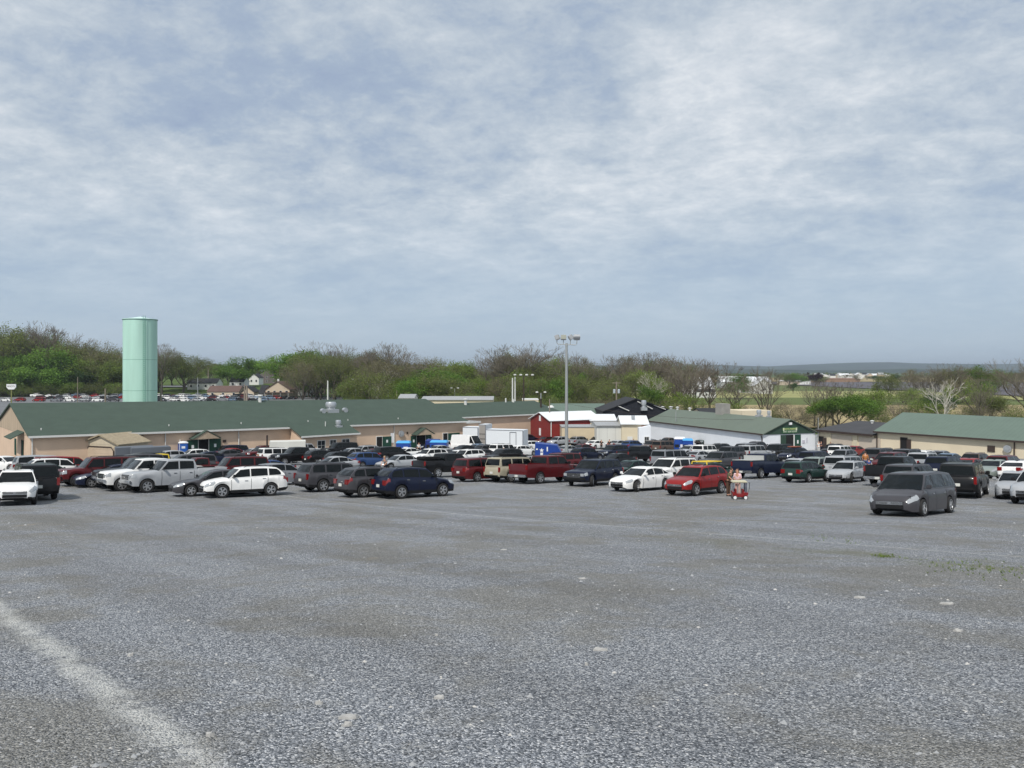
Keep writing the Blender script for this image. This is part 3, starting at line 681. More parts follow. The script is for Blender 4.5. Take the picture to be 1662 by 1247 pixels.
for c in _c: c['px'] = CX+F*c['x']/c['y']; c['ry'] = HY+F*(drop(c['y'])-T[c['t']]['H'])/c['y']
COLN = lambda c: c['col']
def name_of(c): return c['col']+' '+KIND[c['t']][0].replace(' truck', '').replace('station ', '')
def zone(c):
    px, ry = c['px'], c['ry']
    r = 'by the buildings' if ry < 712 else 'in a far row' if ry < 722 else 'mid lot' if ry < 734 else 'in a near row'
    return r
used = set()
for c in _c:
    if c['lab']: used.add(c['lab']); continue
    near = sorted((o for o in _c if o is not c and abs(o['ry']-c['ry']) < 9), key=lambda o: abs(o['px']-c['px']))
    le = [o for o in near if o['px'] < c['px']]; ri = [o for o in near if o['px'] > c['px']]
    view = 'facing left' if abs(c['az']-S_) < 15 else 'tail on'
    opts = []
    nm = lambda o: name_of(o)
    if le and ri: opts += ['%s %s, between %s and %s, %s' % (name_of(c), view, name_of(le[0]), name_of(ri[0]), zone(c))]
    if le: opts += ['%s %s, right beside the %s, %s' % (name_of(c), view, name_of(le[0]), zone(c))]
    if ri: opts += ['%s %s, left beside the %s, %s' % (name_of(c), view, name_of(ri[0]), zone(c))]
    bh = [o for o in _c if o is not c and o['ry'] > c['ry']+4 and abs(o['px']-c['px']) < 40]
    if bh: bh.sort(key=lambda o: abs(o['px']-c['px'])+abs(o['ry']-c['ry'])); opts += ['%s %s, seen over the %s, %s' % (name_of(c), view, name_of(bh[0]), zone(c))]
    for o in opts:
        if o not in used and len(o.split()) <= 16: break
    else: o = opts[-1] if len(opts[-1].split()) <= 16 else opts[-1].rsplit(',', 1)[0]
    c['lab'] = o; used.add(o)
CAROBJ = []
for c in _c:
    st = 28 if 'slotted' in c['lab'] else 26 if c['lab'].startswith('white sedan in front') else 20 if c['lab'].startswith('silver station') else 0
    CAROBJ.append(place_car(c['t'], COL[c['col']], c['x'], c['y'], c['az'], c['lab'], 'vehicles parked on the gravel lot', st))
def carnear(px, ry): return min(_c, key=lambda c: abs(c['px']-px)+2*abs(c['ry']-ry))
# ---------------------------------------------------------------- buildings
def world_mats():
    g = globals()
    g['PEACH'] = mat('peach_stucco', rgb(210, 184, 160), .9, noise=(.5, .07), bump=(12, .3, .01))
    g['CREAM'] = stripes('cream_siding', rgb(214, 202, 176), rgb(200, 187, 160), 2, .24, .1, .75, .05)
    g['CREAMW'] = mat('cream_stucco', rgb(216, 203, 178), .9, noise=(.4, .05))
    g['WSIDE'] = stripes('white_block', rgb(232, 236, 242), rgb(218, 223, 230), 2, .2, .08, .7, .05)
    g['SHG'] = stripes('green_shingle', (.049, .076, .058), (.041, .063, .048), 1, .32, .14, .9, .13, .01)
    g['SHG2'] = stripes('faded_green_metal', (.125, .155, .122), (.10, .125, .098), 0, .6, .07, .6, .08)
    g['SHG3'] = stripes('blue_green_metal', (.118, .165, .132), (.088, .124, .100), 0, .6, .07, .6, .08)
    g['SHB'] = mat('black_shingle', (.022, .023, .027), .9, noise=(1.2, .2))
    g['WROOF'] = stripes('white_metal_roof', (.74, .76, .78), (.60, .62, .65), 0, .6, .05, .5, .05)
    g['GROOF'] = stripes('grey_metal_roof', (.34, .35, .36), (.27, .28, .29), 0, .6, .07, .6, .08)
    g['REDW'] = stripes('red_barn_siding', rgb(138, 44, 40), rgb(108, 32, 30), 0, .3, .1, .7, .1)
    g['DGREEN'] = stripes('dark_green_boards', rgb(44, 68, 56), rgb(34, 56, 46), 0, .3, .1, .7, .06)
    g['GDOOR'] = mat('green_door_paint', rgb(20, 66, 52), .6)
    g['DARK'] = mat('dark_interior', (.010, .010, .011), 1)
    g['TRIM'] = mat('white_trim', (.66, .66, .64), .6)
    g['DTRIM'] = mat('dark_trim', (.045, .028, .022), .6)
    g['GALV'] = mat('galvanised', (.52, .54, .56), .35, .6)
    g['WOODG'] = mat('weathered_wood', rgb(176, 158, 136), .9, noise=(2, .15, (1, 1, .1)))
    g['GLS'] = mat('window_glass', (.03, .035, .04), .08)
    g['MINT'] = mat('mint_paint', rgb(178, 216, 204), .55, noise=(.5, .09, (1, 1, .12)))
    g['STEEL'] = mat('pole_steel', (.36, .38, .38), .5, .3)
    g['POLEW'] = mat('pole_wood', (.25, .21, .17), .9, noise=(1, .2, (1, 1, .05)))
    g['BLUEP'] = mat('blue_plastic', (.012, .065, .32), .45)
    g['LBLUE'] = mat('light_blue', (.08, .36, .70), .6)
    g['WHT'] = mat('white_paint', (.78, .79, .80), .5)
    g['OLDW'] = mat('grey_white_paint', rgb(206, 206, 200), .8, noise=(.8, .06, (1, 1, .15)))
world_mats()
LETTER = mat('cream_letters', (.66, .68, .58), .6)
def text_obj(name, body, size, m, parent, loc, rot):
    cu = bpy.data.curves.new(name, 'FONT'); cu.body = body; cu.size = size; cu.align_x = 'CENTER'; cu.align_y = 'CENTER'; cu.extrude = .012
    cu.materials.append(m); t_ = bpy.data.objects.new(name, cu); C.objects.link(t_); bpy.context.view_layer.update(); me = bpy.data.meshes.new_from_object(t_.evaluated_get(bpy.context.evaluated_depsgraph_get())); bpy.data.objects.remove(t_); o = bpy.data.objects.new(name, me); C.objects.link(o); o.parent = parent; o.location = loc; o.rotation_euler = rot; return o

def gable(root, L, Wd, z0, ze, zr, wallm, roofm, oh=.45, slope=0, gut=TRIM, gm=None, t=.16, z00=None, hb=None):
    """local x along the ridge from 0 to L, local y from 0 (front) to Wd; slope = fall per metre along x"""
    z00 = z0-2.5 if z00 is None else z00
    sh = lambda vs: [(x, y, z-slope*x) for x, y, z in vs]
    ym = Wd/2 if hb is None else hb
    m = MB(); P = [(0, z00), (Wd, z00), (Wd, ze), (ym, zr), (0, ze)]
    m.add(sh([(0, y, z) for y, z in P]+[(L, y, z) for y, z in P]), [(0, 4, 3, 2, 1), (5, 6, 7, 8, 9)]+[(i, (i+1) % 5, 5+(i+1) % 5, 5+i) for i in range(5)])
    w = m.obj('wall', wallm, root)
    if gm:                                       # gable ends clad in another material
        g = MB()
        for x in (-.04, L+.04): g.add(sh([(x, .02, ze), (x, Wd-.02, ze), (x, ym, zr)]), [(0, 1, 2)])
        g.obj('gable_cladding', gm, root)
    for y0, y1, zz in ((-oh, ym, 0), (Wd+oh, ym, 1)):
        yy = 0 if zz == 0 else Wd; k = (zr-ze)/(abs(ym-yy)); zl = ze-k*oh
        m = MB(); a = [(-oh*.6, y0, zl+.06), (L+oh*.6, y0, zl+.06), (L+oh*.6, y1, zr+.06), (-oh*.6, y1, zr+.06)]
        m.add(sh(a+[(x, y, z+t) for x, y, z in a]), [(0, 3, 2, 1), (4, 5, 6, 7), (0, 1, 5, 4), (1, 2, 6, 5), (2, 3, 7, 6), (3, 0, 4, 7)])
        m.obj('roof', roofm, root)
        if gut:
            yg = y0+(-.09 if zz == 0 else .09); m = MB()
            q = [(-oh*.6, min(y0, yg), zl+.02), (L+oh*.6, min(y0, yg), zl+.02), (L+oh*.6, max(y0, yg), zl+.02), (-oh*.6, max(y0, yg), zl+.02)]
            q = [(x, y + (-.004 if zz == 0 else .004), z) for x, y, z in q]
            m.add(sh(q+[(x, y, z+.24) for x, y, z in q]), [(0, 3, 2, 1), (4, 5, 6, 7), (0, 1, 5, 4), (1, 2, 6, 5), (2, 3, 7, 6), (3, 0, 4, 7)]); m.obj('gutter', gut, root)
    return w
def doorway(root, x0, x1, z0, z1, leafs=(), fr=TRIM, y=0, name='doorway', leafm=None):
    m = MB(); m.box(x0, x1, y-.05, y+.05, z0, z1); o = m.obj(name, DARK, root)
    f = MB(); w = .10
    for a, b_, c, d in ((x0-w, x0, z0, z1+w), (x1, x1+w, z0, z1+w), (x0, x1, z1, z1+w)): f.box(a, b_, y-.09, y+.03, c, d)
    f.obj('frame', fr, o)
    for a, b_ in leafs:
        l = MB(); l.box(a, b_, y-.14, y-.08, z0, z1-.02); d = l.obj('door', leafm or GDOOR, root)
        l = MB(); l.box((a+b_)/2-.16, (a+b_)/2+.16, y-.16, y-.138, z0+1.25, z0+1.7); l.obj('door_notice', WHT, d)
    return o
def winx(root, xc, zc, w, h, y=0, mull=1, fr=TRIM):
    f = MB(); t = .09
    for a, b_, c, d in ((xc-w/2-t, xc-w/2, zc-h/2-t, zc+h/2+t), (xc+w/2, xc+w/2+t, zc-h/2-t, zc+h/2+t), (xc-w/2, xc+w/2, zc+h/2, zc+h/2+t), (xc-w/2, xc+w/2, zc-h/2-t, zc-h/2)): f.box(a, b_, y-.07, y+.03, c, d)
    for k in range(mull): f.box(xc-.02, xc+.02, y-.055, y-.02, zc-h/2, zc+h/2); f.box(xc-w/2, xc-.02, y-.054, y-.02, zc-.02, zc+.02); f.box(xc+.02, xc+w/2, y-.054, y-.02, zc-.02, zc+.02)
    o = f.obj('window', fr, root); g = MB(); g.box(xc-w/2, xc+w/2, y-.03, y+.02, zc-h/2, zc+h/2); g.obj('pane', GLS, o); return o
def pipe(root, x, z0, z1, y=-.1, r=.07, m=TRIM, name='downspout'):
    b = MB(); b.tube([(x, y, z0), (x, y, z1)], r, 8); return b.obj(name, m, root)
def canopy(root, x, z, w, y=0, d=1.3, roofm=None, gm=None):
    """small gabled porch roof over a door, seen end on"""
    m = MB(); h = w*.30
    for s in (-1, 1):
        a = [(x+s*(w/2+.1), y-d, z), (x, y-d, z+h), (x, y+.02, z+h), (x+s*(w/2+.1), y+.02, z)]
        m.add(a+[(p[0], p[1], p[2]+.09) for p in a], [(0, 1, 2, 3), (4, 7, 6, 5), (0, 4, 5, 1), (1, 5, 6, 2), (2, 6, 7, 3), (3, 7, 4, 0)])
    o = m.obj('canopy', roofm or SHG, root)
    g = MB(); g.add([(x-w/2, y-d+.08, z), (x+w/2, y-d+.08, z), (x, y-d+.08, z+h-.04), (x-w/2, y-d+.16, z), (x+w/2, y-d+.16, z), (x, y-d+.16, z+h-.04)], [(0, 1, 2), (3, 5, 4), (0, 3, 4, 1), (1, 4, 5, 2), (2, 5, 3, 0)])
    g.obj('canopy_gable', gm or TRIM, o); return o
def broot(name, px, D, az, label, cat='building', group=None, zb=None):
    """origin on the ground, local x along compass bearing az, local y to its left (away from the camera)"""
    x = X(px, D); return empty(name, (x, D, gz(x, D) if zb is None else zb), rad(90-az), label, cat, group)
def roofvent(root, x, y, z, r=.35, h=.9, m=GALV, name='roof_fan'):
    b = MB(); b.box(x-r*1.15, x+r*1.15, y-r*1.15, y+r*1.15, z-.55, z+.12, 0); b.lathe([(r*.8, z+.12), (r*.8, z+h*.35), (r, z+h*.4), (r*1.05, z+h*.75), (r*.9, z+h)], 14, (x, y, 0)); return b.obj(name, m, root, smooth=40)
def stack(root, x, y, z, r=.12, h=1.0, cap=True, m=TRIM):
    b = MB(); b.lathe([(r, z-.6), (r, z+h)], 8, (x, y, 0))
    if cap: b.lathe([(r*1.7, z+h), (r*1.7, z+h+.12), (.01, z+h+.22)], 8, (x, y, 0))
    return b.obj('vent_pipe', m, root, smooth=40)

# 1 ---- long peach market hall
D0 = 92; x0 = X(49.5, D0)
B = empty('market_hall', (x0, D0, 0), rad(90-48.7), 'long peach stucco market hall with dark green shingle roof', 'building')
SL = 1/66; ze = -7.85; zr = ze+3.45; LW = 66
gable(B, LW, 26, -10.9, ze, zr, PEACH, SHG, .5, SL, TRIM, WOODG, hb=13)
zs = lambda x: ze-SL*x
def gl(x): p = B.location; wx, wy = p.x+x*math.cos(B.rotation_euler[2]), p.y+x*math.sin(B.rotation_euler[2]); return gz(wx, wy)
def fx(px):                                    # distance along the front wall seen at column px
    k = (px-CX)/F; c, s = math.cos(B.rotation_euler[2]), math.sin(B.rotation_euler[2]); return (x0-k*D0)/(k*s-c)
for p in (52, 268, 387, 639): pipe(B, fx(p), gl(fx(p))-.1, zs(fx(p))-.1, -.12)
for p in (53, 266, 386, 497, 563, 646): stack(B, fx(p)+1.2, 1.8, zs(fx(p))+.35, .07, .55, False)
a, b_ = fx(197.5), fx(211.5); doorway(B, a, b_, gl(a)+.1, gl(a)+2.25); o = MB(); o.box(b_, b_+1.15, -.16, -.08, gl(a)+.1, gl(a)+2.2); o = o.obj('open_door', WHT, B)
w = MB(); w.lathe([(.20, -.2), (.30, -.24), (.34, -.2), (.30, -.16)], 14, (b_+.6, 0, gl(a)+1.75), 'y'); w.obj('wreath', mat('wreath_green', (.05, .07, .02), .9), o)
a, b_ = fx(322), fx(338); doorway(B, a, b_, gl(a)+.05, gl(a)+2.45, ((a-1.5, a-.1), (b_+.1, b_+1.7))); canopy(B, (a+b_)/2, gl(a)+2.6, 3.6, d=1.5, gm=WOODG)
a, b_ = fx(611), fx(620); doorway(B, a, b_, gl(a)+.05, gl(a)+2.3, ((b_+.05, b_+1.7),))
a, b_ = fx(676), fx(690); doorway(B, a, b_, gl(a)+.05, gl(a)+2.4, ((a-1.2, a-.1), (b_+.1, b_+1.2))); canopy(B, (a+b_)/2, gl(a)+2.55, 3.6, d=1.5, gm=WOODG)
a, b_ = fx(719), fx(726); doorway(B, a, b_, gl(a)+.05, gl(a)+2.6, ((b_+.1, b_+2.6),))
# wall mounted fan with hood and its duct
def wallfan(root, x, z, r=.6):
    m = MB(); m.lathe([(r, -.35), (r*1.02, -.1), (r*.75, .02)], 18, (x, 0, z), 'y'); m.lathe([(r*.55, -.42), (r*.15, -.40)], 14, (x, 0, z), 'y', 0); return m.obj('wall_fan', GALV, root, smooth=40)
wallfan(B, fx(650), zs(fx(650))-1.6, .5)
m = MB(); m.box(fx(633.5), fx(639.5), -.12, -.06, gl(fx(636))+1.3, gl(fx(636))+2.9); m.obj('wall_sign', WHT, B)
for p in (363, 365.5, 661, 688): m = MB(); m.box(fx(p)-.12, fx(p)+.12, -.12, .02, zs(fx(p))-1.7, zs(fx(p))-1.35, bev=.02); m.obj('meter_box', DTRIM, B)
m = MB(); m.tube([(fx(155), -.12, zs(fx(155))-.45), (fx(233), -.12, zs(fx(233))-.30)], .05, 6); m.obj('wall_conduit', DTRIM, B)
for px_, y_, r_ in ((584, 6.2, .40), (620, 6.4, .40)):
    xx = fx(px_)-3.2; zt = zs(xx)+3.45*y_/13
    m = MB(); m.lathe([(r_, -.45), (r_, .2), (r_*.6, .3)], 14, (xx, y_, zt+.45), 'y'); m.obj('roof_turbine', GALV, B, smooth=40)
xx = fx(600)-3.2; roofvent(B, xx, 6.8, zs(xx)+3.45*6.8/13+.4, .85, 1.3)
for px_ in (565,): xx = fx(px_)-9; stack(B, xx, 12.2, zs(xx)+3.3, .28, 1.1)
# gable end doors under small awnings
for y0_ in (4.6,):
    e = MB(); e.box(-.08, .02, y0_, y0_+1.15, gl(0)-.9+1, gl(0)+2.3); e.obj('side_doorway', DARK, B)
    e = MB(); e.box(-.16, -.08, y0_-.2, y0_+.02, gl(0)+.1, gl(0)+2.3); e.obj('side_door', GDOOR, B)
e = MB(); e.box(-.10, .02, 9.6, 10.5, gl(0)+.1, gl(0)+2.2); e.obj('side_door', GDOOR, B)
e = MB(); q = [(-1.5, 3.8, gl(0)+2.55), (-1.5, 8.6, gl(0)+2.55), (.0, 8.6, gl(0)+3.35), (.0, 3.8, gl(0)+3.35)]; e.add(q+[(p[0], p[1], p[2]+.1) for p in q], [(0, 1, 2, 3), (4, 7, 6, 5), (0, 4, 5, 1), (1, 5, 6, 2), (2, 6, 7, 3), (3, 7, 4, 0)]); e.obj('awning', SHG, B)
# 2 ---- front wing with windows
xa = fx(471); wx = B.location.x+xa*math.cos(B.rotation_euler[2]); wy = B.location.y+xa*math.sin(B.rotation_euler[2])
Wg = empty('office_wing', (wx, wy, 0), B.rotation_euler[2], 'small peach office lean-to with green roof and white windows on the hall front', 'building')
zt, zf, wl, wd = zs(xa)+.12, zs(xa)-1.05, 8.9, 3.9; g0 = gl(xa)
m = MB(); m.add([(0, -wd, g0-1), (wl, -wd, g0-1), (wl, -wd, zf), (0, -wd, zf), (0, -.06, g0-1), (wl, -.06, g0-1), (wl, -.06, zt), (0, -.06, zt)], [(0, 1, 2, 3), (4, 7, 6, 5), (0, 3, 7, 4), (1, 5, 6, 2), (3, 2, 6, 7)]); m.obj('wall', PEACH, Wg)
m = MB(); q = [(-.35, -wd-.45, zf-.06), (wl+.35, -wd-.45, zf-.06), (wl+.35, -.08, zt+.10), (-.35, -.08, zt+.10)]; m.add(q+[(p[0], p[1], p[2]+.12) for p in q], [(0, 3, 2, 1), (4, 5, 6, 7), (0, 1, 5, 4), (1, 2, 6, 5), (2, 3, 7, 6), (3, 0, 4, 7)]); m.obj('roof', SHG, Wg)
m = MB(); m.box(-.35, wl+.35, -wd-.56, -wd-.455, zf-.14, zf+.08); m.obj('gutter', TRIM, Wg)
for xc, w_ in ((3.0, 1.15), (4.9, .95), (7.0, 1.2)): winx(Wg, xc, g0+1.45, w_, 1.35, -wd)
roofvent(Wg, 7.2, -1.3, zf+1.0, .42, .95); stack(Wg, 5.2, -1.0, zf+.9, .07, .9, False); pipe(Wg, .05, g0, zf-.1, -wd-.1, .06)
# 3 ---- second hall behind, stepped down
D1 = 141; x1 = X(706, D1)
B2 = empty('rear_hall', (x1, D1, 0), rad(90-48.7), 'second green roofed peach hall set back beyond the long hall, white eave', 'building')
gable(B2, 33, 17, -13.5, -8.75, -6.55, PEACH, SHG, .4, .004, TRIM, hb=9)
xx = 6; stack(B2, 13, 7.6, -7.0, .3, 1.3); stack(B2, 24.5, 8.5, -6.9, .16, 1.2, False); stack(B2, 26.6, 8.5, -6.9, .3, .9, False); stack(B2, 30.5, 4.0, -8.2, .2, 2.2, True, DTRIM)
m = MB(); m.lathe([(.16, 0), (.14, 5.6)], 8, (26.5, 8.6, -7.0)); m.obj('flue', TRIM, B2)
m = MB(); m.box(-4, 6.2, -5.6, -.5, -9.3, -9.12); m.obj('porch_roof', GROOF, B2); m = MB(); m.box(-4, 6.2, -5.72, -5.62, -9.42, -9.08); m.obj('porch_fascia', TRIM, B2)
for k in (-3.8, 1, 6): pipe(B2, k, -13.9, -9.3, -5.4, .07, TRIM, 'porch_post')
# 4 ---- garage kiosk by the hall
D2 = 98; G = broot('garden_shed', 134, 96.5, 112, 'beige prefabricated garage shed with faded shingle roof in front of the hall', 'shed')
BEIGE = mat('beige_siding', rgb(190, 178, 156), .8, noise=(2, .05)); TSH = mat('tan_shingle', rgb(150, 138, 116), .9, noise=(3, .15))
m = MB(); m.box(0, 6.2, 0, 4.4, -1.2, 2.15); m.obj('wall', BEIGE, G)
m = MB(); m.add([(-.3, -.35, 2.1), (3.2, -.35, 3.25), (6.5, -.35, 2.1), (-.3, 4.7, 2.1), (3.2, 4.7, 3.25), (6.5, 4.7, 2.1), (-.3, -.35, 2.25), (3.2, -.35, 3.42), (6.5, -.35, 2.25), (-.3, 4.7, 2.25), (3.2, 4.7, 3.42), (6.5, 4.7, 2.25)], [(0, 1, 4, 3), (1, 2, 5, 4), (6, 9, 10, 7), (7, 10, 11, 8), (0, 6, 7, 1), (1, 7, 8, 2), (3, 4, 10, 9), (4, 5, 11, 10), (0, 3, 9, 6), (2, 8, 11, 5)]); m.obj('roof', TSH, G)
m = MB(); m.add([(0, -.02, 2.15), (6.2, -.02, 2.15), (3.15, -.02, 3.15)], [(0, 1, 2)]); m.obj('gable', BEIGE, G)
m = MB(); m.box(.9, 5.3, -.07, .03, -.8, 1.75); d = m.obj('garage_door', stripes('garage_panel', rgb(186, 168, 146), rgb(150, 134, 116), 2, .5, .06), G)
m = MB(); m.tube([(.8, -.1, -.8), (.8, -.1, 1.4), (1.2, -.1, 1.85), (5.0, -.1, 1.85), (5.4, -.1, 1.4), (5.4, -.1, -.8)], .07, 6); m.obj('door_arch', DTRIM, d)
for k, (px_, az_) in enumerate(((188, 70), (214, 70))):
    t_ = broot('utility_trailer', px_, 91-k*1.5, 58, ('grey box trailer beside the beige shed', 'low grey box trailer below the wreath door')[k], 'trailer')
    m = MB(); m.box(0, 4.2, 0, 1.9, .55, 1.75, bev=.05); m.obj('box', mat('trailer_grey', rgb(92, 98, 106), .6), t_)
    for yy in (0, 1.9):
        m = MB(); m.lathe([(.05, -.1), (.3, -.1), (.3, .1), (.05, .1)], 14, (2.1, yy, .3), 'y'); m.obj('wheel', TYRE, t_, smooth=40)
# 5 ---- white market building with green gable
W = broot('white_market_building', 1238.5, 125, -20.5, 'white walled market building with green roof and dark green gable with sign')
gE = W.location.z
def lz(zw): return zw-gE
# local x runs away from the camera, gable at x=0; y to the left -> mirror: put building on y<0 side
Lw, Ww = 36, 10.6; zeW, zrW = lz(-10.2), lz(-8.05)
m = MB(); P = [(0, -2.5), (-Ww, -2.5), (-Ww, zeW), (-Ww/2, zrW), (0, zeW)]
m.add([(0, y, z) for y, z in P]+[(Lw, y, z) for y, z in P], [(0, 4, 3, 2, 1), (5, 6, 7, 8, 9)]+[(i, (i+1) % 5, 5+(i+1) % 5, 5+i) for i in range(5)]); m.obj('wall', WSIDE, W)
for s in (0, 1):
    y0_, y1_ = (.4, -Ww/2) if s == 0 else (-Ww-.4, -Ww/2); k = (zrW-zeW)/(Ww/2); m = MB()
    q = [(-.4, y0_, zeW-k*.4+.06), (Lw+.3, y0_, zeW-k*.4+.06), (Lw+.3, y1_, zrW+.06), (-.4, y1_, zrW+.06)]
    m.add(q+[(p[0], p[1], p[2]+.14) for p in q], [(0, 3, 2, 1), (4, 5, 6, 7), (0, 1, 5, 4), (1, 2, 6, 5), (2, 3, 7, 6), (3, 0, 4, 7)]); m.obj('roof', SHG2, W)
    m = MB(); m.box(-.4, Lw+.3, *sorted((y0_, y0_+(.08 if s == 0 else -.08))), zeW-.15, zeW+.06); m.obj('gutter', DTRIM, W)
m = MB(); m.add([(-.05, -.02, zeW-.1), (-.05, -Ww+.02, zeW-.1), (-.05, -Ww/2, zrW+.02), (-.12, -.02, zeW-.1), (-.12, -Ww+.02, zeW-.1), (-.12, -Ww/2, zrW+.02)], [(0, 1, 2), (3, 5, 4), (0, 3, 4, 1), (1, 4, 5, 2), (2, 5, 3, 0)]); m.obj('gable_cladding', DGREEN, W)
def gbox(name, y0_, y1_, z0_, z1_, m_, d0=-.10, d1=.02, par=None):
    b = MB(); b.box(d0, d1, min(y0_, y1_), max(y0_, y1_), z0_, z1_); return b.obj(name, m_, par or W)
dh = 2.45
gbox('doorway', -4.6, -6.0, -.6, dh, DARK); gbox('door', -3.45, -4.5, -.6, dh, DGREEN, -.16, -.06); gbox('door_post', -6.0, -6.2, -.6, dh, TRIM, -.2, -.06)
d = gbox('door', -6.25, -7.5, -.6, dh, GDOOR, -.16, -.06); gbox('door_notice', -6.7, -7.0, 1.0, 1.55, WHT, -.18, -.165, d)
gbox('wall_notice', -7.9, -8.4, 1.0, 1.5, mat('pale_notice', rgb(190, 188, 200), .7)); gbox('wall_notice', -8.75, -8.9, 1.1, 1.9, mat('pale_notice', rgb(190, 188, 200), .7))
sg = gbox('sign_board', -3.75, -6.75, zeW+.02, zeW+.98, mat('sign_green', rgb(48, 96, 60), .6), -.20, -.13)
for k, (tx_, zz, s_) in enumerate((('ROOTS MARKET', .70, .40), ('EAST SIDE DOOR', .28, .36))):
    text_obj('sign_lettering', tx_, s_, mat('sign_yellow', (.66, .70, .30), .6) if k == 0 else LETTER, sg, (-.21, -5.25, zeW+zz), (rad(90), 0, rad(-90)))
for yy in (-3.95, -6.55): gbox('sign_emblem', yy-.13, yy+.13, zeW+.45, zeW+.90, LETTER, -.215, -.205, sg)
gbox('gable_lamp', -Ww/2+.25, -Ww/2-.25, zrW-.75, zrW-.35, WHT, -.35, -.12)
pipe_ = MB(); pipe_.tube([(.1, .35, zeW-.15), (.1, .15, zeW-.8), (.12, .1, -.8)], .08, 6); pipe_.obj('downspout', DTRIM, W)
m = MB(); m.lathe([(.06, 0), (.05, 5.2)], 6, (-.5, -Ww-.2, 0)); m.obj('corner_pole', GALV, W)
for xx, yy, r_ in ((8, -Ww/2-.2, .4), (5.5, -Ww/2-.3, .28)): roofvent(W, xx, yy, zrW+.3, r_, 1.0)
m = MB(); m.box(17.5, 19.6, -Ww/2-1.2, -Ww/2+.6, zrW-.6, zrW+2.0); m.obj('chimney_block', mat('concrete', (.30, .29, .27), .9, noise=(1, .1)), W)
for xx in (29, 33.5): stack(W, xx, -Ww/2, zrW, .22, .6)
m = MB(); m.box(22, 28, -Ww-9, -Ww-2, zrW-3, zrW+.35); m.obj('rear_annex', CREAMW, W)
# 6 ---- connecting dark roofed range with roller doors
xA, yA = X(1327, 129), 129; xB, yB = X(1418, 118.6), 118.6; azR = math.degrees(math.atan2(xB-xA, yB-yA))
R_ = empty('garage_range', (xA, yA, gz(xA, yA)), rad(90-azR), 'cream range with roller doors and dark brown roof between white and right buildings', 'building')
Lr = math.hypot(xB-xA, yB-yA); zE = -9.85-R_.location.z
m = MB(); m.box(0, Lr, 0, 9, -2.5, zE-.05); m.obj('wall', CREAMW, R_)
m = MB(); q = [(-.2, -.5, zE-.05), (Lr+.2, -.5, zE-.05), (Lr+.2, 9.4, zE+1.15), (-.2, 9.4, zE+1.15)]; m.add(q+[(p[0], p[1], p[2]+.2) for p in q], [(0, 3, 2, 1), (4, 5, 6, 7), (0, 1, 5, 4), (1, 2, 6, 5), (2, 3, 7, 6), (3, 0, 4, 7)]); m.obj('roof', mat('dark_roof', (.05, .05, .055), .85, noise=(.6, .15)), R_)
m = MB(); m.box(-.2, Lr+.2, -.6, -.52, zE-.2, zE+.12); m.obj('gutter', DTRIM, R_)
RD = stripes('roller_door', rgb(205, 192, 176), rgb(182, 168, 152), 2, .12, .2, .6, .04)
for a_, b2 in ((2.9, 7.2), (8.6, 12.6)):
    m = MB(); m.box(a_, b2, -.06, .02, -.6, zE-.45); m.obj('roller_door', RD, R_)
for a_ in (2.1, 7.5): m = MB(); m.box(a_, a_+.85, -.14, .02, -.6, zE-.1); m.obj('pillar', CREAM, R_)
doorway(R_, .25, 1.25, -.3, 2.2, (), DTRIM); m = MB(); m.box(1.3, 2.05, -.16, -.08, -.3, 2.1); m.obj('door', DTRIM, R_)
stack(R_, 4, 8, zE+.9, .2, .6)
# 7 ---- cream building on the right
xA, yA = X(1423, 118), 118; xB, yB = X(1662, 101.3), 101.3; azR = math.degrees(math.atan2(xB-xA, yB-yA)); Lr = math.hypot(xB-xA, yB-yA)+14
K_ = empty('cream_market_hall', (xA, yA, 0), rad(90-azR), 'long cream walled hall with blue green metal roof at the right', 'building')
gable(K_, Lr, 16, -12, -9.25, -6.75, CREAMW, SHG3, .5, 0, DTRIM, hb=8)
def kx(px): k = (px-CX)/F; c, s = math.cos(K_.rotation_euler[2]), math.sin(K_.rotation_euler[2]); return (xA-k*yA)/(k*s-c)
def kg(x): return gz(xA+x*math.cos(K_.rotation_euler[2]), yA+x*math.sin(K_.rotation_euler[2]))
pipe(K_, kx(1424), -13, -9.3, -.14, .09, DTRIM); pipe(K_, kx(1647), -13, -9.3, -.14, .09, DTRIM)
a_ = kx(1462.5); doorway(K_, a_, kx(1472), kg(a_)+.7, kg(a_)+2.45, (), DTRIM, name='hatchway'); m = MB(); m.box(kx(1472.5), kx(1479), -.12, -.04, kg(a_)+.6, kg(a_)+2.3); m.obj('shutter', DTRIM, K_)
m = MB(); m.box(kx(1603), kx(1615), -.10, .02, -10.95, -10.1); m.obj('shutter', DTRIM, K_); wallfan(K_, kx(1636.5), -10.35, .5)
for k in range(24): m = MB(); m.box(1+k*1.9, 1.12+k*1.9, .55, .67, -9.18, -8.98); m.obj('snow_guard', DTRIM, K_)
# 8 ---- centre: red barn, cream and grey sheds
def simple(name, px0, px1, D, ytop_w, yridge, depth, wm, rm, label, az=90, along=True, gut=None, gm=None, D2=None, oh=.3):
    xa_, xb_ = X(px0, D), X(px1, D2 or D); azz = math.degrees(math.atan2(xb_-xa_, (D2 or D)-D)); L_ = math.hypot(xb_-xa_, (D2 or D)-D)
    r = empty(name, (xa_, D, gz(xa_, D)), rad(90-azz), label, 'building' if name != 'shed' else 'shed'); z = r.location.z
    if along: gable(r, L_, depth, 0, Z(ytop_w, D)-z, Z(yridge, D+depth/2)-z, wm, rm, oh, 0, gut, gm, z00=-3)
    return r, L_
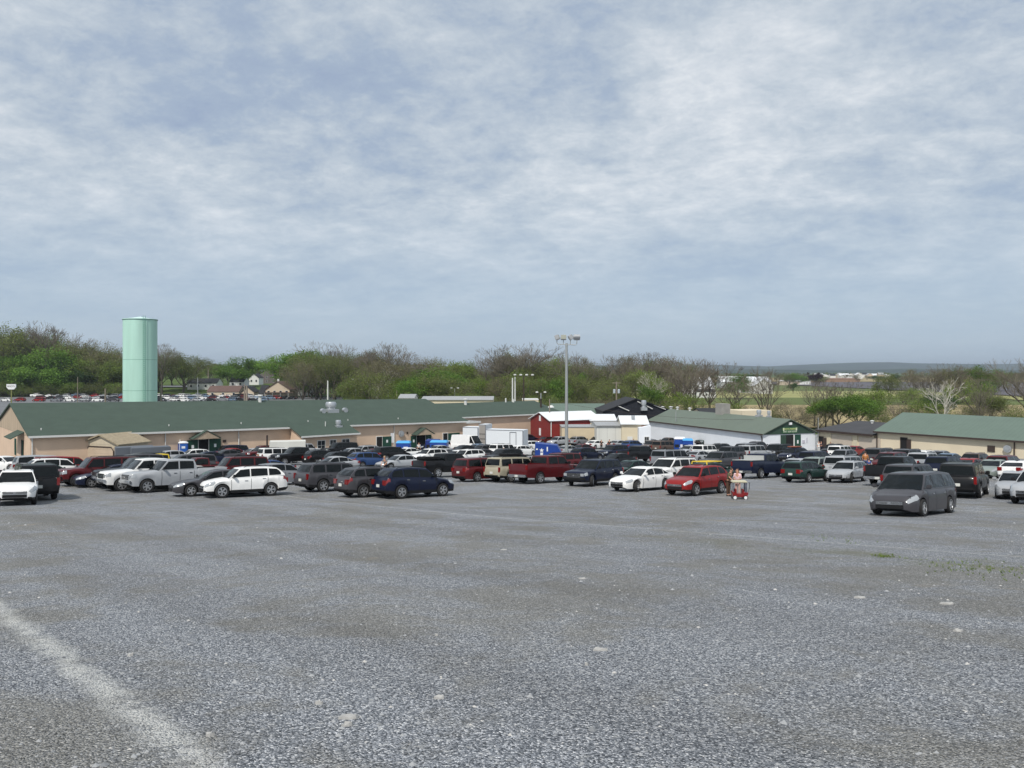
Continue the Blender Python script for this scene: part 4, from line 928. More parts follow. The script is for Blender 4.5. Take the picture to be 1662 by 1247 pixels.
# red barn: gable end faces the camera, ridge runs away to the right
RB = broot('red_barn', 893, 146, 62, 'red barn with white metal roof and white hatch in its gable'); z = RB.location.z
zE, zR = Z(683.5, 146)-z, Z(671, 148)-z
m = MB(); Lb, Wb = 11.5, 7.6; P = [(0, -3), (Wb, -3), (Wb, zE), (Wb/2, zR), (0, zE)]
m.add([(0, y, zz) for y, zz in P]+[(Lb, y, zz) for y, zz in P], [(0, 4, 3, 2, 1), (5, 6, 7, 8, 9)]+[(i, (i+1) % 5, 5+(i+1) % 5, 5+i) for i in range(5)]); m.obj('wall', REDW, RB)
for s in (0, 1):
    y0_, y1_ = (-.3, Wb/2) if s == 0 else (Wb+.3, Wb/2); k = (zR-zE)/(Wb/2); q = [(-.35, y0_, zE-k*.3+.06), (Lb+.3, y0_, zE-k*.3+.06), (Lb+.3, y1_, zR+.06), (-.35, y1_, zR+.06)]
    m = MB(); m.add(q+[(p[0], p[1], p[2]+.12) for p in q], [(0, 3, 2, 1), (4, 5, 6, 7), (0, 1, 5, 4), (1, 2, 6, 5), (2, 3, 7, 6), (3, 0, 4, 7)]); m.obj('roof', WROOF, RB)
for z0_, z1_ in ((zE-.2, zE+.85), (zE-3.0, zE-1.6)): m = MB(); m.box(-.08, .02, Wb/2-.3, Wb/2+.32, z0_, z1_); m.obj('shutter', WHT, RB)
for xx in (.15, 3.4): pipe(RB, xx, -1.5, zE-.1, -.1, .09)
A2, L_ = simple('white_roofed_barn', 800, 890, 158, 681, 672, 10, mat('grey_boards', rgb(150, 146, 144), .85, noise=(2, .1, (1, 1, .1))), WROOF, 'low white roofed shed behind the truck box, left of the red barn', D2=160)
A3, L_ = simple('beige_block_shed', 912, 968, 141, 694.5, 693, 6, mat('tan_block', rgb(200, 184, 156), .9, noise=(.8, .05)), GROOF, 'plain beige block shed in front of red barn', oh=.1)
A4, L_ = simple('grey_board_shed', 968.5, 1009, 137, 692, 686.5, 9, OLDW, GROOF, 'shed of whitish boards with grey roof left of the cream gabled shop')
for k in range(3): m = MB(); m.box(.4+k*1.45, .44+k*1.45, -.03, .02, -.2, Z(694, 137)-A4.location.z); m.obj('batten', mat('pale_grey', rgb(170, 170, 168), .8), A4)
CS = broot('cream_shop', 1009, 136, 92, 'cream shop with bright white roof and roof fan behind the parked cars'); z = CS.location.z
gable(CS, 4.6, 7, 0, Z(688.5, 136)-z, Z(676.5, 139.5)-z, CREAM, WROOF, .4, 0, None, z00=-3); roofvent(CS, 2.2, 1.6, Z(683, 137)-z, .32, .9)
m = MB(); m.box(3.4, 4.6, -.45, -.35, Z(694, 136)-z, Z(691, 136)-z); m.obj('awning_board', mat('dull_red', rgb(130, 60, 50), .7), CS)
m = MB(); m.box(1.0, 1.9, -.08, .02, -.3, 1.9); m.obj('door', TRIM, CS)
WL = broot('white_lean_to', 1037, 134, 92, 'white lean-to with one window joined to the white market building'); z = WL.location.z
m = MB(); m.add([(0, 0, -3), (2.05, 0, -3), (2.05, 0, Z(691, 134)-z), (0, 0, Z(695, 134)-z), (0, 6, -3), (2.05, 6, -3), (2.05, 6, Z(691, 134)-z), (0, 6, Z(695, 134)-z)], [(0, 1, 2, 3), (4, 7, 6, 5), (0, 3, 7, 4), (1, 5, 6, 2), (3, 2, 6, 7)]); m.obj('wall', WSIDE, WL); winx(WL, 1.35, 1.35, .7, 1.1)
A5, L_ = simple('low_white_shed', 958, 1000, 150, 683.5, 674, 8, CREAMW, WROOF, 'white roofed shed between red barn and the cream shop')
A6, L_ = simple('green_roofed_store', 898, 985, 172, 672, 656.5, 14, CREAMW, SHG3, 'green roofed store half hidden behind the red barn', oh=.5)
A7, L_ = simple('dark_hall', 985, 1120, 172, 674.5, 667.5, 14, CREAMW, SHB, 'low black shingled roof range right of the dark gable', oh=.4)
for px_, D_ in ((1053, 175), (1075, 176), (1089, 176)): stack(A7, X(px_, D_)-A7.location.x, 4, Z(666, D_)-A7.location.z, .3, .7)
DG = broot('dark_gabled_hall', 978, 163, 88, 'hall with black gable, pale rafters and a roof fan, left of the white building'); z = DG.location.z
m = MB(); w_ = 16.2; q = [(0, 0, -3), (w_, 0, -3), (w_, 0, Z(671, 163)-z), (w_*.44, 0, Z(648.5, 163)-z), (0, 0, Z(669, 163)-z)]; m.add(q+[(p[0], p[1]+12, p[2]) for p in q], [(0, 1, 2, 3, 4), (5, 9, 8, 7, 6)]+[(i, (i+1) % 5, 5+(i+1) % 5, 5+i) for i in range(5)]); m.obj('wall', mat('black_boards', (.012, .014, .022), .9, noise=(2, .2)), DG)
for a_, b2 in (((0, Z(669, 163)-z), (w_*.44, Z(648.5, 163)-z)), ((w_*.44, Z(648.5, 163)-z), (w_, Z(671, 163)-z))):
    m = MB(); q = [(a_[0], -.4, a_[1]+.05), (b2[0], -.4, b2[1]+.05), (b2[0], 12.3, b2[1]+.05), (a_[0], 12.3, a_[1]+.05)]; m.add(q+[(p[0], p[1], p[2]+.16) for p in q], [(0, 3, 2, 1), (4, 5, 6, 7), (0, 1, 5, 4), (1, 2, 6, 5), (2, 3, 7, 6), (3, 0, 4, 7)]); m.obj('roof', SHB, DG)
for (xa_, za_), (xb2, zb2) in (((3.2, 659), (5.6, 667)), ((7.4, 652), (10.6, 664)), ((10.9, 657.5), (13.4, 665))):
    m = MB(); m.tube([(xa_, -.25, Z(za_, 163)-z), (xb2, -.35, Z(zb2, 163)-z)], .10, 5); m.obj('rafter', TRIM, DG)
roofvent(DG, 8.6, -.9, Z(662, 163)-z, .55, 1.6)
for px0, px1, D_, yw_, yr_, lab in ((1139, 1180, 168, 671.5, 664, 'low dark roofed annex with cream gable above the white building roof'),):
    A8, L_ = simple('grey_annex', px0, px1, D_, yw_, yr_, 9, CREAMW, SHB, lab)
# left white block behind rear hall
A9, L_ = simple('pale_block_building', 848, 874, 184, 650, 648.5, 8, CREAMW, TRIM, 'plain pale block building right of the rear hall ridge', oh=.05)
A10, L_ = simple('long_grey_roof_shed', 684, 800, 208, 650, 644.5, 12, CREAMW, GROOF, 'long shed with grey roof peeping over the rear hall')
A11, L_ = simple('white_farm_cottage', 647, 672, 214, 647, 641, 9, mat('white_siding', (.72, .72, .70), .7), GROOF, 'low white cottage peeping over the step in the roof line')
winx(A11, 1.3, 2.9, .7, .9); winx(A11, 3.2, 2.9, .7, .9)

# mint standpipe
Dt = 200; TW = broot('water_tower', 227.5, Dt, 90, 'mint green cylindrical standpipe with pale conical cap', 'water tower'); r_ = 25.5/F*Dt; hT = Z(519, Dt)-TW.location.z
m = MB(); m.lathe([(r_, -1), (r_, hT)], 64); m.obj('tank', MINT, TW, smooth=40)
m = MB(); m.lathe([(r_+.10, hT-.05), (r_+.10, hT+.12), (r_*.55, hT+.35), (.05, hT+.78)], 64); m.obj('cap', mat('pale_cap', rgb(205, 235, 228), .5), TW, smooth=30)
m = MB(); m.lathe([(r_+.14, hT-.12), (r_+.14, hT-.02)], 64); m.obj('rim_band', mat('mint_dark', rgb(60, 110, 100), .6), TW)
for z_ in (hT*.33, hT*.62): m = MB(); m.lathe([(r_+.012, z_-.06), (r_+.02, z_), (r_+.012, z_+.06)], 64); m.obj('weld_seam', mat('mint_seam', rgb(128, 176, 162), .6), TW)
m = MB(); an = rad(-52); px_, py_ = (r_+.3)*math.cos(an), (r_+.3)*math.sin(an)
for q in (-.25, .25): m.tube([(px_+q*math.sin(an), py_-q*math.cos(an), 0), (px_+q*math.sin(an), py_-q*math.cos(an), hT+.8)], .06, 6)
for k in range(52): m.tube([(px_-.25*math.sin(an), py_+.25*math.cos(an), 1+k*.5), (px_+.25*math.sin(an), py_-.25*math.cos(an), 1+k*.5)], .03, 4)
m.obj('ladder', mat('mint_seam2', rgb(110, 165, 150), .6), TW)

# ---------------------------------------------------------------- poles and lamps
def pole(name, px, D, ytop, r, m_, label, cat='pole', group=None, arms=None):
    x = X(px, D); z = gz(x, D); h = Z(ytop, D)-z; o = empty(name, (x, D, z), 0, label, cat, group)
    b = MB(); b.lathe([(r*1.15, -.3), (r, h*.5), (r*.75, h)], 10); b.obj('pole', m_, o, smooth=40); return o, h
LP, h = pole('flood_light_mast', 919.5, 84, 558, .17, STEEL, 'tall grey floodlight mast with four lamps rising above the cars', 'light pole')
b = MB(); b.lathe([(.4, -.3), (.4, .55), (.34, .6)], 12); b.obj('footing', mat('concrete', (.3, .3, .28)), LP)
b = MB(); b.tube([(-1.05, 0, h+.45), (-1.05, 0, h+.1), (-.95, 0, h-.05), (-.5, 0, h-.08), (1.0, 0, h-.14), (1.12, 0, h-.04), (1.14, 0, h+.35)], .05, 6); b.tube([(-.35, 0, h-.05), (-.35, 0, h+.4)], .05, 6); b.tube([(.42, 0, h-.1), (.42, 0, h+.5)], .05, 6); b.lathe([(.15, h-.3), (.13, h+.05)], 8); b.obj('crossarm', STEEL, LP)
for xx, rz_, tilt, wd_ in ((-1.02, 75, 20, .6), (-.33, 0, 10, .62), (.45, 100, 35, .5), (1.12, 180, 40, .72)):
    hd = MB(); hd.box(-wd_/2, wd_/2, -.22, .22, -.27, .27, 0, .06); hd.box(-wd_/2+.05, wd_/2-.05, -.245, -.225, -.22, .22, 1)
    q = hd.obj('lamp_head', [mat('lamp_grey', (.45, .46, .47), .4, .3), mat('lamp_glass', (.35, .36, .30), .1)], LP, loc=(xx, 0, h+.68)); q.rotation_euler = (rad(-tilt), 0, rad(rz_))
for px, D, yt, n, lab in ((850, 175, 610, 4, 'dark lamp post with row of four lamps above rear hall roof end'), (577.5, 240, 617, 2, 'lamp post with twin lamps above the long roof'), (738, 235, 631, 2, 'thin twin lamp post before the green trees'), (878, 190, 638, 2, 'short post with two white floodlights right of the rear hall')):
    o, h = pole('lamp_post', px, D, yt, .16, DTRIM if n == 4 else STEEL, lab, 'light pole')
    w_ = 1.0*n*.5; b = MB(); b.box(-w_, w_, -.06, .06, h-.1, h); b.obj('crossarm', DTRIM, o)
    for k in range(n): b = MB(); b.box(-.32, .32, -.3, .3, 0, .35, bev=.08); b.obj('lamp_head', TRIM, o, loc=(lerp(-w_, w_, k/(n-1)), -.1, h+.02))
for px, D, yt, r, m_, lab in ((532, 205, 618, .22, TRIM, 'plain white post above the long roof'), (836, 176, 612, .17, TRIM, 'white flue post beside the four lamp post'), (400.5, 290, 626, .4, POLEW, 'yellowish wooden post pair before the two storey house'), (397, 291, 624, .3, POLEW, 'short timber post by the two storey house'),
        (126, 210, 612, .11, POLEW, 'thin brown pole above left part of roof'), (171, 205, 631, .22, POLEW, 'short timber post left of the mint tower'), (261, 205, 626, .26, POLEW, 'short grey timber post right of the mint tower'), (321, 300, 613, .15, STEEL, 'thin lamp pole by white bungalow'),
        (338, 480, 595, .3, POLEW, 'utility pole on the hill behind white bungalow'), (587, 235, 632, .18, POLEW, 'short timber pole right of the twin lamp post'), (644, 235, 634, .2, POLEW, 'short timber pole left of the white cottage'), (630, 232, 632, .12, STEEL, 'thin grey post with lamp left of white cottage'),
        (892, 150, 648, .12, POLEW, 'wooden pole in front of the red barn'), (1097, 150, 667, .1, STEEL, 'short vent pole left of white market roof')):
    o, h = pole('post', px, D, yt, r, m_, lab)
o, h = pole('utility_pole', 1000.5, 190, 620, .2, POLEW, 'wooden utility pole with crossarm and two transformers behind the dark gable', 'utility pole')
b = MB(); b.box(-1.1, 1.1, -.07, .07, h-.35, h-.2); b.obj('crossarm', POLEW, o)
for s in (-1, 1): b = MB(); b.lathe([(.3, 0), (.32, .9), (.1, 1.0)], 10, (s*.55, -.2, h-2.8)); b.obj('transformer', mat('transformer_grey', (.45, .5, .55), .5), o, smooth=40)
o, h = pole('street_lamp', 891.5, 152, 662, .09, DTRIM, 'dome capped lamp in front of the white roof', 'street lamp')
b = MB(); b.lathe([(.55, 0), (.62, .12), (.3, .45), (.05, .5)], 12, (.35, 0, h)); b.obj('lamp_shade', TRIM, o)
def wire(D0_, p0_, y0_, D1_, p1_, y1_, lab, sag=1.2):
    a_, b2 = Vector((X(p0_, D0_), D0_, Z(y0_, D0_))), Vector((X(p1_, D1_), D1_, Z(y1_, D1_))); o_ = empty('power_line', a_, 0, lab, 'power line'); m_ = MB()
    m_.tube([a_.lerp(b2, k/14)-a_-Vector((0, 0, sag*4*(k/14)*(1-k/14))) for k in range(15)], .02, 4); m_.obj('wire', DTRIM, o_)
wire(190, 1000, 623, 235, 644, 634, 'sagging wire from the transformer pole to the left'); wire(190, 1001, 623, 215, 1180, 632, 'sagging wire from the transformer pole to the right'); wire(150, 892, 650, 129, 1327, 678, 'wire from pole by the red barn to the corner pole', 1.6)
# white sign on a post, far left
o, h = pole('sign_post', 18.5, 175, 633, .13, mat('post_yellow', rgb(140, 140, 90), .8), 'white rounded sign with dark lettering on a post at far left', 'sign')
b = MB(); w_ = 1.05; b.add([(-w_, -.12, h+1.3), (w_, -.12, h+1.3), (w_, -.12, h+.55), (w_*.6, -.12, h+.1), (-w_*.6, -.12, h+.1), (-w_, -.12, h+.6), (-w_, .12, h+1.3), (w_, .12, h+1.3), (w_, .12, h+.55), (w_*.6, .12, h+.1), (-w_*.6, .12, h+.1), (-w_, .12, h+.6)], [(0, 5, 4, 3, 2, 1), (6, 7, 8, 9, 10, 11)]+[(i, (i+1) % 6, 6+(i+1) % 6, 6+i) for i in range(6)]); sb_ = b.obj('sign_board', WHT, o)
text_obj('lettering', 'ROOTS', .5, DTRIM, sb_, (0, -.135, h+.8), (rad(90), 0, 0))
# ---------------------------------------------------------------- houses, far left and far right
def ysolve(px, yb, D0):
    return min((240+k*2.5 for k in range(700)), key=lambda d: abs(gz(X(px, d), d)+(yb-HY)/F*d)*60+abs(d-D0)*.02)
def house(px0, px1, D, ybase, yeave, yridge, wm, rm, label, depth=9, nw=3, floors=1, gableview=False, name='house'):
    D = ysolve((px0+px1)/2, ybase, D); xa_, xb_ = X(px0, D), X(px1, D); zb = Z(ybase, D); r = empty(name, (xa_, D, zb), 0, label, name); L_ = xb_-xa_
    if not gableview: gable(r, L_, depth, 0, Z(yeave, D)-zb, Z(yridge, D+depth/2)-zb, wm, rm, .3, 0, None, z00=-3)
    else:
        he, hr = Z(yeave, D)-zb, Z(yridge, D)-zb; m = MB(); P = [(0, -3), (L_, -3), (L_, he), (L_/2, hr), (0, he)]
        m.add([(x, 0, z) for x, z in P]+[(x, depth, z) for x, z in P], [(0, 1, 2, 3, 4), (5, 9, 8, 7, 6)]+[(i, (i+1) % 5, 5+(i+1) % 5, 5+i) for i in range(5)]); m.obj('wall', wm, r)
        for a_, b2 in (((-.3, he-.1), (L_/2, hr+.06)), ((L_/2, hr+.06), (L_+.3, he-.1))):
            q = [(a_[0], -.4, a_[1]+.05), (b2[0], -.4, b2[1]+.05), (b2[0], depth+.3, b2[1]+.05), (a_[0], depth+.3, a_[1]+.05)]; m = MB(); m.add(q+[(p[0], p[1], p[2]+.15) for p in q], [(0, 3, 2, 1), (4, 5, 6, 7), (0, 1, 5, 4), (1, 2, 6, 5), (2, 3, 7, 6), (3, 0, 4, 7)]); m.obj('roof', rm, r)
    he = Z(yeave, D)-zb
    for f in range(floors):
        for k in range(nw): winx(r, L_*(k+.5)/nw, he*(f+.55)/floors, min(1.0, L_/nw*.4), min(1.3, he/floors*.5), 0, 0)
    return r
WS = mat('white_siding', (.72, .72, .70), .7); BR = mat('brown_shingle', rgb(96, 76, 70), .9, noise=(1, .1)); TS = mat('tan_siding', rgb(196, 180, 158), .8)
H1 = house(431, 470, 352, 648, 633, 620, TS, BR, 'two storey tan house with brown roof and many windows', nw=4, floors=2, gableview=True, depth=14)
m = MB(); m.box(0, X(470, 352)-X(431, 352)+2, -2.4, -.0, 2.9, 3.1); m.obj('porch_roof', BR, H1); m = MB(); m.box(4, 4.9, 4, 4.9, 6, 9); m.obj('chimney', TRIM, H1)
for k in range(4): pipe(H1, .3+k*3.5, 0, 2.9, -2.2, .08, TRIM, 'porch_post')
house(420, 431, 356, 648, 638, 626, mat('grey_siding', rgb(120, 112, 108), .8), SHB, 'grey side wing left of the two storey tan house', nw=2, floors=2)
house(336, 388, 340, 645, 636, 627, TS, BR, 'tan bungalow with brown roof before the green tree', nw=3)
house(304, 352, 400, 632, 622, 615, WS, SHB, 'white bungalow with grey roof up on the grass', nw=4)
house(467, 504, 370, 641, 633, 626, WS, SHB, 'low white garage with black opening right of the tan house', nw=2, name='garage')
house(418, 448, 470, 622, 610, 599, mat('grey_siding2', rgb(104, 96, 96), .8), SHB, 'dark gabled house with white wing on the rise', nw=3, floors=2, gableview=True)
house(404, 420, 440, 624, 614, 607, WS, SHB, 'small white house left of the dark gabled one', nw=2, gableview=True)
house(372, 396, 420, 628, 620, 613, WS, SHB, 'white cottage half hidden behind the green tree', nw=2)
house(392, 412, 345, 645, 637, 629, TS, SHB, 'small tan outbuilding next to the tan bungalow', nw=1, gableview=True)
house(601, 626, 245, 651.5, 647.5, 645, WS, GROOF, 'low pale shed roof just above the long green roof', nw=0, name='shed')
# barns on the right
house(1108, 1160, 300, 645, 628, 612.5, WS, WROOF, 'big white barn with white roof behind bare trees, left one', depth=22, nw=0, gableview=False, name='barn')
house(1131, 1162, 285, 646, 636, 632, WS, SHB, 'white annex with dark roof in front of left barn', nw=3, name='annex')
house(1210, 1253, 330, 638, 620, 612, WS, WROOF, 'white barn with white roof right of the round tree', depth=20, nw=1, name='barn')
house(1224, 1254, 322, 639, 627, 616, WS, WROOF, 'white gable end barn block facing the field', nw=1, gableview=True, name='barn')
house(1170, 1212, 345, 630, 620, 611, mat('grey_barn', (.4, .41, .42), .8), WROOF, 'pale barn between the two white barns', depth=14, nw=0, name='barn')
house(1266, 1298, 640, 625, 619, 617.5, TS, TRIM, 'flat tan works building with dark opening in fields', nw=1, name='works')
house(1298, 1316, 640, 625, 618.5, 617.5, WS, TRIM, 'flat white works building in fields', nw=0, name='works')
house(1316, 1396, 900, 620, 615.5, 614, mat('brick_far', rgb(150, 120, 100), .9), mat('brown_far_roof', rgb(130, 100, 84), .9), 'long low brown works roof on horizon plain', nw=0, depth=30, name='works')
random.seed(12)
TOWN = [(1330, 1400), (1340, 1500), (1352, 1450), (1364, 1600), (1371, 1400), (1381, 1500), (1388, 1650), (1395, 1380), (1404, 1700), (1412, 1500), (1420, 1600), (1322, 1650), (1431, 1500), (1440, 1700), (1612, 900), (1622, 930)]
for k, (p, D) in enumerate(TOWN):
    w_ = random.uniform(10, 22)/D*F; zb = gz(X(p, D), D); yb = HY-zb/D*F; h_ = random.uniform(5, 8)/D*F
    house(p-w_/2, p+w_/2, D, yb, yb-h_, yb-h_*1.5, WS if k % 3 else TS, (GROOF, WROOF, SHB)[k % 3], '%s house of the distant town on the plain below the ridge' % ('white', 'tan')[k % 3 == 0], nw=0, gableview=bool(k % 2))['group'] = ('white', 'tan')[k % 3 == 0]+' town houses'
# ---------------------------------------------------------------- trees
def bark(n, c): return mat(n, c, .95, noise=(3, .2, (1, 1, .2)), spec=.1)
BARK, PALEB, TWIG = bark('bark_grey', (.11, .095, .08)), bark('bark_pale', (.52, .49, .43)), bark('twig_brown', (.165, .145, .115))
def leafmat(n, a, b_):
    m = bpy.data.materials.new(n); m.use_nodes = True; nt = m.node_tree; N = nt.nodes; K = nt.links; b = N['Principled BSDF']
    b.inputs['Roughness'].default_value = .75; b.inputs['Specular IOR Level'].default_value = .15
    at = N.new('ShaderNodeAttribute'); at.attribute_name = 'tone'; oi = N.new('ShaderNodeObjectInfo')
    mx = N.new('ShaderNodeMix'); mx.data_type = 'RGBA'; mx.inputs[6].default_value = (*a, 1); mx.inputs[7].default_value = (*b_, 1); K.new(at.outputs['Fac'], mx.inputs[0])
    mr = N.new('ShaderNodeMapRange'); K.new(oi.outputs['Random'], mr.inputs[0]); mr.inputs[3].default_value = .78; mr.inputs[4].default_value = 1.25
    v = N.new('ShaderNodeVectorMath'); v.operation = 'MULTIPLY'; K.new(mx.outputs[2], v.inputs[0]); K.new(mr.outputs[0], v.inputs[1]); K.new(v.outputs[0], b.inputs['Base Color'])
    tr = N.new('ShaderNodeBsdfTranslucent'); K.new(v.outputs[0], tr.inputs[0]); ms = N.new('ShaderNodeMixShader'); ms.inputs[0].default_value = .3
    K.new(b.outputs[0], ms.inputs[1]); K.new(tr.outputs[0], ms.inputs[2]); K.new(ms.outputs[0], N['Material Output'].inputs[0]); return m
LM = {'green': leafmat('leaves_green', (.060, .125, .020), (.17, .29, .05)), 'lime': leafmat('leaves_lime', (.085, .135, .025), (.24, .32, .07)),
      'olive': leafmat('leaves_olive', (.09, .112, .036), (.20, .235, .072)), 'brown': leafmat('leaves_bud', (.125, .115, .058), (.235, .22, .115)),
      'dark': leafmat('leaves_dark', (.026, .060, .018), (.075, .14, .036)), 'purple': leafmat('leaves_purple', (.020, .008, .012), (.05, .02, .03))}
class TreeGen:
    """tree about 10 m tall, base at the origin"""
    def __init__(s, seed, bare=False, levels=5, split=(.22, .32), spread=1., up=.35, wid=1., pale=False):
        s.r = random.Random(seed); s.segs = []; s.tips = []; s.spread, s.up, s.levels, s.wid = spread, up, levels, wid
        h0 = 10*s.r.uniform(*split)
        p0, p1 = Vector((0, 0, -.3)), Vector((s.r.uniform(-.3, .3), s.r.uniform(-.3, .3), h0))
        s.segs.append((p0, p1, .27, .20, 0)); d = Vector((s.r.uniform(-.1, .1), s.r.uniform(-.1, .1), 1))
        n = s.r.randint(3, 5); a0 = s.r.uniform(0, 6.28)
        for k in range(n):
            a = a0+6.28*k/n+s.r.uniform(-.4, .4); t = s.r.uniform(.35, .85)*spread
            dd = Vector((math.cos(a)*t, math.sin(a)*t, 1)).normalized(); s.grow(p1, dd, 10*s.r.uniform(.21, .29), .13, 1)
        s.grow(p1, d.normalized(), 10*s.r.uniform(.24, .30), .16, 1)
    def grow(s, p, d, l, r, lev):
        q = p+d*l*.5+Vector((s.r.uniform(-1, 1), s.r.uniform(-1, 1), s.r.uniform(-1, 1)))*l*.06
        e = q+(d+Vector((s.r.uniform(-1, 1), s.r.uniform(-1, 1), s.r.uniform(-.3, .8)))*.16).normalized()*l*.55
        s.segs.append((p, q, r, r*.82, lev)); s.segs.append((q, e, r*.82, r*.62, lev))
        if lev >= s.levels-2: s.tips.append(e)
        if lev >= s.levels: return
        dd = (e-q).normalized(); k = s.r.randint(2, 3) if lev > 1 else 3
        for i in range(k):
            v = Vector((s.r.gauss(0, 1), s.r.gauss(0, 1), s.r.gauss(0, .6))); v -= dd*v.dot(dd); v.normalize()
            nd = (dd+v*s.r.uniform(.35, .8)*s.spread+Vector((0, 0, s.up*.35))).normalized()
            s.grow(e, nd, l*s.r.uniform(.66, .84), r*.58, lev+1)
        if lev < s.levels-1 and s.r.random() < .7:
            v = Vector((s.r.gauss(0, 1), s.r.gauss(0, 1), .3)); s.grow(q, (dd*.6+v.normalized()*.8).normalized(), l*.6, r*.4, lev+2)
    def meshes(s, name, leaf=None, nleaf=0, size=.16, cl=.55, bark=BARK, twig=TWIG, rmin=.012, cut=3):
        tb, cb = MB(), MB(); zmax = max(e.z for _, e, *_ in s.segs); k = 10/zmax
        for p, e, r0, r1, lev in s.segs:
            n = 6 if lev < 2 else 4 if lev < 3 else 3
            b = tb if lev < cut else cb
            b.tube([p*k, e*k], [max(r0, rmin)*k, max(r1, rmin*.8)*k], n, 0, cap=False)
        tr = tb.mesh(name+'_trunk', bark, 60); ntw = len(cb.f)
        rr = np.random.default_rng(s.r.randint(0, 99999)); tones = [.3]*ntw
        if nleaf:
            tips = np.array([tuple(t*k) for t in s.tips]); c = tips.mean(0)
            grp = rr.integers(0, len(tips), nleaf); tt = rr.random(len(tips))
            P = tips[grp]+rr.normal(0, cl*.5, (nleaf, 3))*[1, 1, .75]
            P[:, 2] = np.maximum(P[:, 2], 1.2)
            A = rr.normal(0, 1, (nleaf, 3)); A /= np.linalg.norm(A, axis=1)[:, None]; Bv = np.cross(A, rr.normal(0, 1, (nleaf, 3))); Bv /= np.linalg.norm(Bv, axis=1)[:, None]
            sz = size*rr.uniform(.6, 1.4, (nleaf, 1)); A *= sz; Bv *= sz*.62
            Q = np.stack([P-A, P+Bv*.9, P+A, P-Bv], 1).reshape(-1, 3); o = len(cb.v)
            cb.v += [tuple(q) for q in Q.tolist()]; cb.f += [(o+4*i, o+4*i+1, o+4*i+2, o+4*i+3) for i in range(nleaf)]; cb.m += [1]*nleaf
            tones += list(np.clip(tt[grp]*.75+rr.random(nleaf)*.25, 0, 1))
        cr = cb.mesh(name+'_crown', [twig, leaf or twig], None, merge='keep')
        at = cr.attributes.new('tone', 'FLOAT', 'FACE'); at.data.foreach_set('value', tones)
        w = max(max(abs(v[0]) for v in cb.v), max(abs(v[1]) for v in cb.v)); return tr, cr, w
TR = {}
for k in range(4): TR['green%d' % k] = TreeGen(10+k, levels=5, split=(.10, .16), spread=1.15).meshes('green_tree', LM['green'], 13000, .125, 1.0)
for k in range(3): TR['lime%d' % k] = TreeGen(30+k, levels=5, split=(.14, .22), spread=1.1).meshes('lime_tree', LM['lime'], 8000, .12, .95)
for k in range(3): TR['olive%d' % k] = TreeGen(50+k, levels=6, split=(.10, .16), spread=1.0).meshes('olive_tree', LM['olive'], 12000, .095, .9)
for k in range(4): TR['brown%d' % k] = TreeGen(70+k, levels=6, split=(.10, .18), spread=.95, up=.5).meshes('budding_tree', LM['brown'], 7500, .075, .8)
for k in range(4): TR['bare%d' % k] = TreeGen(90+k, levels=6, split=(.22, .34), spread=.95, up=.5).meshes('bare_tree', rmin=.016, cut=4)
for k in range(2): TR['dark%d' % k] = TreeGen(110+k, levels=5, split=(.1, .16), spread=1.1).meshes('dark_tree', LM['dark'], 11000, .13, .9)
TR['pale0'] = TreeGen(131, levels=5, split=(.2, .26), spread=1.1, up=.3).meshes('pale_tree', bark=PALEB, twig=PALEB, rmin=.02, cut=4)
TR['purple0'] = TreeGen(120, levels=5, split=(.1, .14), spread=1.0).meshes('purple_tree', LM['purple'], 4000, .22, .8)
TR['shrub0'] = TreeGen(140, levels=5, split=(.03, .06), spread=1.5, up=.1).meshes('shrub', LM['lime'], 6000, .14, 1.1)
TR['shrub1'] = TreeGen(141, levels=5, split=(.03, .06), spread=1.5, up=.1).meshes('shrub', LM['olive'], 6000, .13, 1.1)
TR['brush0'] = TreeGen(142, levels=6, split=(.03, .06), spread=1.5, up=.2).meshes('brush', LM['brown'], 3000, .09, 1.0)
DESC = {'green': 'full leafed green tree', 'lime': 'fresh light green tree', 'olive': 'olive green tree just leafing', 'brown': 'brown budding tree', 'bare': 'bare leafless tree',
        'dark': 'dense dark green tree', 'pale': 'leafless tree with white bark', 'purple': 'dark purple leaved tree', 'shrub': 'low leafy green shrub', 'brush': 'tangled brown brush bush'}
LAND = [(-60, 'above the left gable'), (60, 'behind the far lot, left of mint tower'), (205, 'behind the mint tower'), (265, 'right of the mint tower'), (345, 'around the tan bungalow'), (420, 'around the two storey house'),
        (500, 'right of two storey house'), (570, 'above the long roof'), (660, 'above the white cottage'), (745, 'above the rear hall'), (840, 'left of floodlight mast'), (925, 'right of floodlight mast'),
        (1010, 'behind the dark gabled hall'), (1090, 'beside the left white barn'), (1165, 'in front of the white barns'), (1265, 'above the white market building'), (1330, 'above the garage range'), (1425, 'behind the cream hall, left end'), (1560, 'behind the cream hall, right end')]
NT = 0
_used_t = {}
